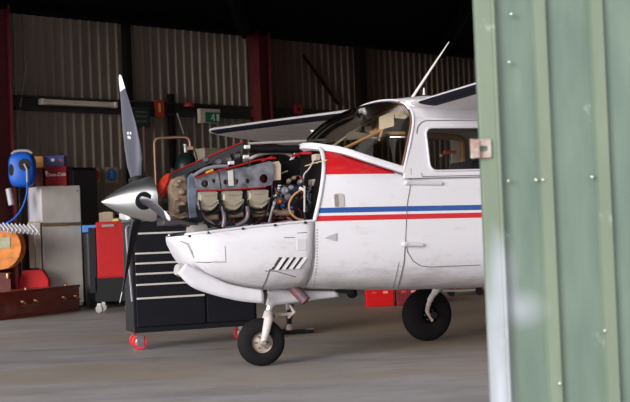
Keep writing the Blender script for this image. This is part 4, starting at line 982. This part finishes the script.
for x in(-xw/2-.0,xw/2-.08):
    for y in(.06,.42):
        g=MB().box((x,y,.115),(.05,.05,.03)).build('caster_fork',steel,RC)
        MB().lathe([(-.02,.04),(-.015,.052),(.015,.052),(.02,.04)],(x,y,.052),(.3,1,0),20).build('caster_wheel',mat('wheel_grey',(.25,.23,.22),.5),g,smooth=True)
# clutter on the chest
zz=zr1
def clutter(px0,py0,px1,D_,m_,name,label,cat,h_,dep=.16,extra=None):
    p=at((px0+px1)/2,py0,D_); w_=(px1-px0)/1260*D_; g=empty(name,(p.x,D_,zz)); tag(g,label,cat)
    MB().box((0,dep/2,h_/2),(w_,dep,h_)).build('box',m_,g,bevel=.004)
    MB().box((0,dep/2,h_+.004),(w_*.6,dep*.2,.006)).build('tape',mat('tape_tan',(.5,.42,.32),.5),g); return g
clutter(99,216,113,17.35,mat('cardboard',(.36,.27,.20),.8,var=.3),'cardboard_box','small cardboard box on top of the red tool chest','box',.13)
clutter(112.5,218,118.5,17.3,mat('yellow_box',(.55,.48,.05),.6),'yellow_packet','small yellow packet on top of the red tool chest','packet',.035,.1)
clutter(119,212,127,17.4,MATS['cap_white'],'white_packet','white packet at the right end of the red tool chest','packet',.11,.1)
zz=bz+.05
# dark cabinet on wall shelf behind
a=at(70,168,19.2); b=at(93,168,19.2); zl=at(80,206,19.2).z
u_,_=upos(79,190,.2); pc=WL(u_,.22,0)
DK=empty('dark_locker',pc,math.atan2(WD.y,WD.x)); tag(DK,'tall black locker standing against the rear wall right of the fridge','locker')
hdk=at(80,168,pc.y).z
MB().box((0,0,hdk/2),(.46,.28,hdk)).build('body',blackp,DK,bevel=.008)
MB().box((0,-.145,hdk/2),(.42,.02,hdk-.08)).build('door',mat('locker_black',(.02,.018,.022),.35),DK,bevel=.004)
MB().box((.15,-.16,hdk*.55),(.02,.02,.12)).build('handle',steel,DK)
# clutter shelf zone (dark workbench behind spinner)
u_,_=upos(125,215,.4); pc=WL(u_,.36,0); zb_=1.05
WB=empty('workbench',pc,math.atan2(WD.y,WD.x)); tag(WB,'dark workbench with parts standing against the rear wall behind the spinner','workbench')
MB().box((.72,0,zb_-.03),(1.8,.55,.06)).build('bench_top',mat('bench_dark',(.05,.035,.03),.7,var=.3),WB,bevel=.006)
for x in(-.1,1.5):
    for y in(-.22,.22): MB().box((x,y,(zb_-.06)/2),(.06,.06,zb_-.06)).build('leg',blackm,WB)
MB().box((.72,.05,.25),(1.6,.4,.03)).build('shelf',blackm,WB)
rzw=math.atan2(WD.y,WD.x)
def bw(u,v,z=0): return pc+WD*u+WN*(-v)+Vector((0,0,zb_+z))
for (u,w_,h_,m_,nm,lb,ct) in((-.06,.18,.34,mat('helmet_dark',(.03,.012,.012),.5),'parts_bin','dark maroon parts bin at the left end of the workbench','bin'),(.14,.18,.22,blackp,'battery_box','black battery box on the workbench beside the spinner tip','box'),(.42,.30,.40,mat('crate_brown',(.10,.05,.03),.7),'wooden_crate','brown wooden crate on the workbench behind the spinner','crate'),(.85,.4,.5,mat('machine_green',(.012,.03,.022),.5),'bench_grinder','dark green machine on the workbench behind the engine front','machine')):
    g=empty(nm,bw(u,0),rzw); tag(g,lb,ct)
    MB().box((0,0,h_/2),(w_,.26,h_),taper=.85).build('body',m_,g,bevel=.015)
    MB().tube(curve([(-w_*.3,0,h_),(-w_*.2,0,h_+.05),(w_*.2,0,h_+.05),(w_*.3,0,h_)],4),.012,8).build('handle',steel,g,smooth=True)
g=empty('cloth_heap',bw(.25,-.21)); tag(g,'small white cloth heap on the dark workbench near the spinner','cloth'); g.location=bw(.25,-.21)
MB().lathe([(0,.06),(.02,.07),(.05,.05),(.07,.01)],(0,0,0),(0,0,1),14).build('cloth',MATS['cap_white'],g,smooth=True)
# green tarp-covered cylinder on stand & pipe rack behind engine
q=wall_pt(186,160,.9)
gc=empty('gas_cylinder',(q.x,q.y,0)); tag(gc,'dark green gas cylinder standing behind the open engine','cylinder')
hg=at(186,150,q.y).z
MB().lathe([(0,.17),(.02,.18),(hg-.25,.18),(hg-.10,.14),(hg-.04,.06)],(0,0,0),(0,0,1),28).build('body',mat('cyl_green',(.008,.022,.016),.4),gc,smooth=True)
MB().lathe([(hg-.04,.03),(hg+.06,.03),(hg+.07,.045),(hg+.09,.045)],(0,0,0),(0,0,1),14).build('valve',steel,gc,smooth=True)
MB().tube(curve([(.05,0,hg+.05),(.15,-.05,hg-.02),(.2,-.08,hg-.3),(.2,-.1,hg-.8)],5),.012,8).build('hose',blackp,gc,smooth=True)
q1=at(155,215,q.y-.5); zt4=at(160,138,q.y-.5).z; x0=at(155,160,q.y-.5).x; x1=at(190,140,q.y-.5).x; zlo=at(190,147,q.y-.5).z
pf=empty('hoist_frame',(x0,q.y-.5,0)); tag(pf,'coppery bent pipe frame standing between propeller and engine','frame')
MB().tube([(0,0,0),(0,0,zt4-.08)]+curve([(0,0,zt4-.08),(.03,0,zt4-.02),(.09,0,zt4)],4)+[(x1-x0-.09,0,zt4)]+curve([(x1-x0-.09,0,zt4),(x1-x0-.02,0,zt4-.03),(x1-x0,0,zt4-.10)],4)+[(x1-x0,0,zlo)],.022,10).build('pipe',mat('copper_pipe',(.32,.17,.12),.4,.5),pf,smooth=True)
MB().box((.25,0,.02),(.7,.4,.04)).build('base_plate',blackm,pf)
MB().box((x1-x0,0,zlo-.02),(.10,.06,.05)).build('hook_block',MATS['copper_pipe'],pf)
# shelf with white box
q=wall_pt(212,153,.35); sh=empty('wall_shelf',(q.x,q.y,q.z-.2),rzw); tag(sh,'dark wall shelf behind the engine on the rear wall','shelf')
MB().box((0,.0,0),(1.2,.42,.03)).build('board',MATS['bench_dark'],sh)
for x in(-.5,.5): MB().box((x,.18,-.1),(.03,.05,.2)).build('bracket',blackm,sh)
sb=empty('pale_box',(q.x,q.y,q.z-.185),rzw); tag(sb,'pale cream box on the wall shelf behind the engine','box')
MB().box((0,0,.12),(.55,.3,.24)).build('box',mat('box_cream',(.45,.38,.30),.6,var=.2),sb,bevel=.005); MB().box((0,0,.245),(.565,.315,.02)).build('lid',MATS['box_cream'],sb,bevel=.003)
# ---- wall fixtures
def wall_item(px,py,off,name,label,cat,group=None):
    p=wall_pt(px,py,off); g=empty(name,p,rzw); tag(g,label,cat,group); return g
SC=lambda px: K/(VPX-(px-CX))/F/ max(.2,math.cos(math.atan2(WD.y,WD.x)))   # metres along wall per px (approx)
def wlen(x0,x1,y): return upos(x1,y,.1)[0]-upos(x0,y,.1)[0]
lt=wall_item(79,103.5,.20,'fluorescent_light','long cream fluorescent batten fixed to the wall rail above the fridge','light fitting')
Lt=wlen(41,116,103)
MB().box((0,.02,0),(Lt,.10,.085)).build('casing',mat('batten_cream',(.62,.53,.46),.5,var=.1),lt,bevel=.012)
MB().tube([(-Lt/2+.03,-.04,-.02),(Lt/2-.03,-.04,-.02)],.018,12).build('tube',mat('tube_white',(.62,.56,.50),.3),lt,smooth=True)
for s_ in(-1,1): MB().box((s_*(Lt/2-.03),.0,0),(.05,.12,.095)).build('end_cap',MATS['batten_cream'],lt,bevel=.008)
# exit sign
wx=wlen(200,220,116); es=wall_item(210,116,.22,'exit_sign','green running man exit sign with cream top casing on the wall rail','exit sign')
hh_=(wall_pt(210,109,.22)-wall_pt(210,123,.22)).z
cream=mat('sign_cream',(.50,.42,.34),.5); grn=mat('sign_green',(.010,.14,.055),.4)
MB().box((0,.03,0),(wx,.08,hh_)).build('casing',cream,es,bevel=.004)
MB().box((wx*.12,-.013,-hh_*.10),(wx*.74,.006,hh_*.74)).build('green_face',grn,es)
wsg=mat('sign_pale',(.55,.60,.50),.5)
mb=MB(); o=Vector((wx*.12,-.018,-hh_*.1)); s_=hh_*.30
mb.lathe([(0,s_*.16),(.003,s_*.16)],o+Vector((s_*.15,0,s_*.72)),(0,-1,0),12)
for a_,b_ in (((.1,.5),(-.05,0)),((.1,.45),(.5,.25)),((.05,.45),(-.4,.35)),((-.05,.0),(.35,-.25)),((.35,-.25),(.3,-.75)),((-.05,0),(-.3,-.35)),((-.3,-.35),(-.7,-.4))):
    mb.tube([o+Vector((a_[0]*s_,0,a_[1]*s_)),o+Vector((b_[0]*s_,0,b_[1]*s_))],s_*.10,6)
mb.prism(rrect(wx*.30,-hh_*.35,wx*.42,hh_*.15,.003),[],lambda a,b:(a,-.018,b),(0,.003,0))
mb.build('running_man',wsg,es)
# red fire sign with yellow lettering
rs=wall_item(159.5,108.5,.18,'fire_sign','narrow red sign with yellow vertical mark on the rail right of the propeller','sign')
wr_=wlen(155,164,108); hr_=(wall_pt(159,100,.18)-wall_pt(159,117,.18)).z
MB().box((0,0,0),(wr_,.01,hr_)).build('plate',mat('sign_red',(.36,.03,.02),.5),rs)
MB().box((0,-.007,hr_*.05),(wr_*.22,.004,hr_*.5)).build('yellow_mark',mat('sign_yellow',(.60,.38,.06),.5),rs)
ra=wall_item(189,105,.18,'alarm_dome','small red alarm dome on the wall rail left of the exit sign','alarm')
MB().lathe([(0,.09),(.03,.09),(.08,.05),(.09,.01)],(0,.0,-.03),(0,0,1),20).build('dome',mat('alarm_red',(.30,.02,.02),.5),ra,smooth=True)
MB().box((0,.04,-.04),(.2,.08,.03)).build('base',blackm,ra)
rb=wall_item(297.5,109.5,.16,'alarm_box','small red box on the rear wall just above the far wing','alarm')
MB().box((0,0,0),(wlen(294,301,108),.08,.16)).build('case',MATS['alarm_red'],rb,bevel=.006); MB().lathe([(0,.03),(.01,.03)],(0,-.04,0),(0,-1,0),14).build('button',blackp,rb)
# blue mandatory sign and orange notice
bs=wall_item(111.5,175,.06,'safety_sign','square orange-bordered sign with blue disc on the rear wall above the spinner','sign')
ws_=wlen(105,118,175); hs_=(wall_pt(111,167,.06)-wall_pt(111,183,.06)).z
MB().box((0,0,0),(ws_,.008,hs_)).build('plate',mat('sign_buff',(.42,.26,.12),.6,var=.25,vscale=14),bs)
q=MB().lathe([(0,.5),(.004,.5)],(0,0,0),(0,-1,0),28); q.v=[Vector((v.x*ws_*.82,v.y-.004,v.z*hs_*.84)) for v in q.v]; q.build('blue_disc',mat('sign_blue',(.02,.13,.42),.5),bs)
mb=MB().lathe([(0,.028),(.003,.028)],(0,-.008,.04),(0,-1,0),14).box((0,-.01,-.02),(.05,.003,.07)); mb.build('pictogram',mat('sign_lightblue',(.10,.25,.50),.5),bs)
os_=wall_item(95.5,175,.06,'orange_notice','orange-red notice on the rear wall left of the blue disc sign','sign')
ws_=wlen(90,98.5,175)
MB().box((0,0,0),(ws_,.008,hs_*.9)).build('plate',MATS['sign_buff'],os_); q=MB().lathe([(0,.5),(.004,.5)],(0,0,0),(0,-1,0),28); q.v=[Vector((v.x*ws_*.85,v.y-.004,v.z*hs_*.75)) for v in q.v]; q.build('red_disc',mat('sign_red2',(.42,.03,.02),.5),os_)
# switchboard behind propeller (dark green frame on girt)
sw=wall_item(141,117,.2,'switch_panel','dark green switch panel with pale strips on the rail behind the propeller tip','panel')
wsw=wlen(131,149,115); MB().box((0,.03,0),(wsw,.08,.32)).build('case',mat('panel_green',(.012,.025,.018),.5),sw,bevel=.005)
for z in(-.07,.01,.08): MB().box((.0,-.014,z),(wsw*.6,.008,.018)).build('strip',mat('strip_dull',(.12,.12,.09),.6),sw)
MB().tube([(.03,-.03,-.16),(.03,-.03,-.9)],.03,8).build('conduit',mat('conduit_brown',(.08,.03,.025),.6),sw)
# cables hanging
a=wall_pt(27,62,.15); b=wall_pt(22,95,.15); c=wall_pt(16,130,.15)
tag(MB().tube(curve([a,b,c],6),.008,6).build('hanging_cable',mat('cable_grey',(.25,.22,.2),.6),None,origin=c),'thin pale cable hanging beside the left red column','cable')
a=wall_pt(177,113,.2); b=wall_pt(180,122,.2); c=wall_pt(184,134,.2)
tag(MB().tube(curve([a,b,c],6),.014,6).build('hanging_hose',MATS['cable_grey'],None,origin=c),'short pale hose hanging from the rail left of the exit sign','hose')
a=wall_pt(172,112,.12); b=wall_pt(172,150,.12)
struct(MB().box((a+b)/2,(.10,.08,(a-b).z+.6),rotw).build('trim_14',MATS['post_dark']))
# ---- floor items
def floor_crate(px0,px1,pyb,h_,label,m_):
    a=ground(px0,pyb); b=ground(px1,pyb-(px1-px0)*.04); w_=(b-a).length; g=empty('red_crate',(a+b)/2,0); tag(g,label,'crate')
    MB().box((0,.17,h_/2),(w_,.34,h_),taper=1.03).build('body',m_,g,bevel=.012)
    for k in range(3): MB().box((0,-.004,h_*(.2+.27*k)),(w_*.96,.012,.02)).build('rib',m_,g,bevel=.003)
    MB().box((0,.17,h_+.008),(w_*1.05,.38,.02)).build('lid',m_,g,bevel=.005)
    for x in(-w_*.2,w_*.2): MB().box((x,-.008,h_*.6),(.06,.01,.03)).build('sticker',MATS['print_red'] if x<0 else mat('sticker_pink',(.6,.25,.22),.5),g)
    return g
floor_crate(366.5,394.5,307,.30,'bright red plastic crate on the floor under the aircraft belly',mat('crate_bright',(.48,.004,.005),.6,spec=.15))
floor_crate(397,421,306,.30,'dark red crate partly behind the black main wheel',mat('crate_dark_red',(.20,.02,.025),.6,spec=.2,var=.4,vscale=20))  # darker, more mottled red than the first crate
a=ground(466,296)
g=empty('red_jack',a,0); tag(g,'red trolley jack on the floor beneath the cabin near the green door','jack')
MB().box((0,.1,.16),(.5,.2,.10),rot_y(0)).build('frame',MATS['crate_bright'],g,bevel=.01)
MB().tube([(.2,.0,.2),(.32,-.05,.05),(.36,-.05,.0)],.025,8).build('arm',mat('jack_pink',(.45,.15,.12),.5),g)
for x in(-.2,.2): MB().lathe([(-.03,.055),(.03,.055)],(x,.1,.056),(0,1,0),16).build('wheel',blackp,g,smooth=True)
# stand behind nose gear
js=ground(290,334); jk=empty('jack_stand',(js.x,js.y,0),R(8)); tag(jk,'dark post jack with long flat foot on the floor behind the nose wheel','jack stand')
MB().box((.03,0,.022),(.40,.10,.03)).build('foot_bar',blackm,jk,bevel=.006)
MB().tube([(.16,0,.03),(.235,0,.03)],.02,8).build('foot_end',steel,jk)
MB().box((-.12,.0,.03),(.14,.14,.04)).build('foot_plate',blackm,jk,bevel=.006)
MB().tube([(.0,0,.04),(.0,0,.24)],.022,10).build('post',blackm,jk,smooth=True)
MB().lathe([(.04,.035),(.09,.03),(.10,.02)],(0,0,0),(0,0,1),12).build('collar',MATS['link_pink'],jk,smooth=True)
MB().tube([(.0,0,.24),(.0,0,.30)],.034,10).build('saddle',steel,jk,smooth=True)
# ================================================================ LIGHT
w=bpy.data.worlds.new('world'); sc.world=w; w.use_nodes=True; nt=w.node_tree; bg=nt.nodes['Background']
tc=nt.nodes.new('ShaderNodeTexCoord'); s=nt.nodes.new('ShaderNodeSeparateXYZ'); nt.links.new(tc.outputs['Generated'],s.inputs[0])
c=ramp(nt,s.outputs['Z'],[(0,(.62,.60,.60)),(.15,(.95,.93,.93)),(.6,(1.05,1.03,1.06))],'LINEAR'); nt.links.new(c,bg.inputs['Color']); bg.inputs['Strength'].default_value=1.05
sun=bpy.data.lights.new('sun','SUN'); sun.energy=1.9; sun.angle=R(28); sun.color=(1,.97,.95); so=bpy.data.objects.new('sun',sun); col.objects.link(so)
so.rotation_euler=Vector((-.62,-.78,.20)).to_track_quat('Z','Y').to_euler()
vs=sc.view_settings; vs.view_transform='Standard'; vs.look='None'; vs.gamma=1; vs.use_curve_mapping=False; vs.exposure=1.0
sc.display_settings.display_device='sRGB'
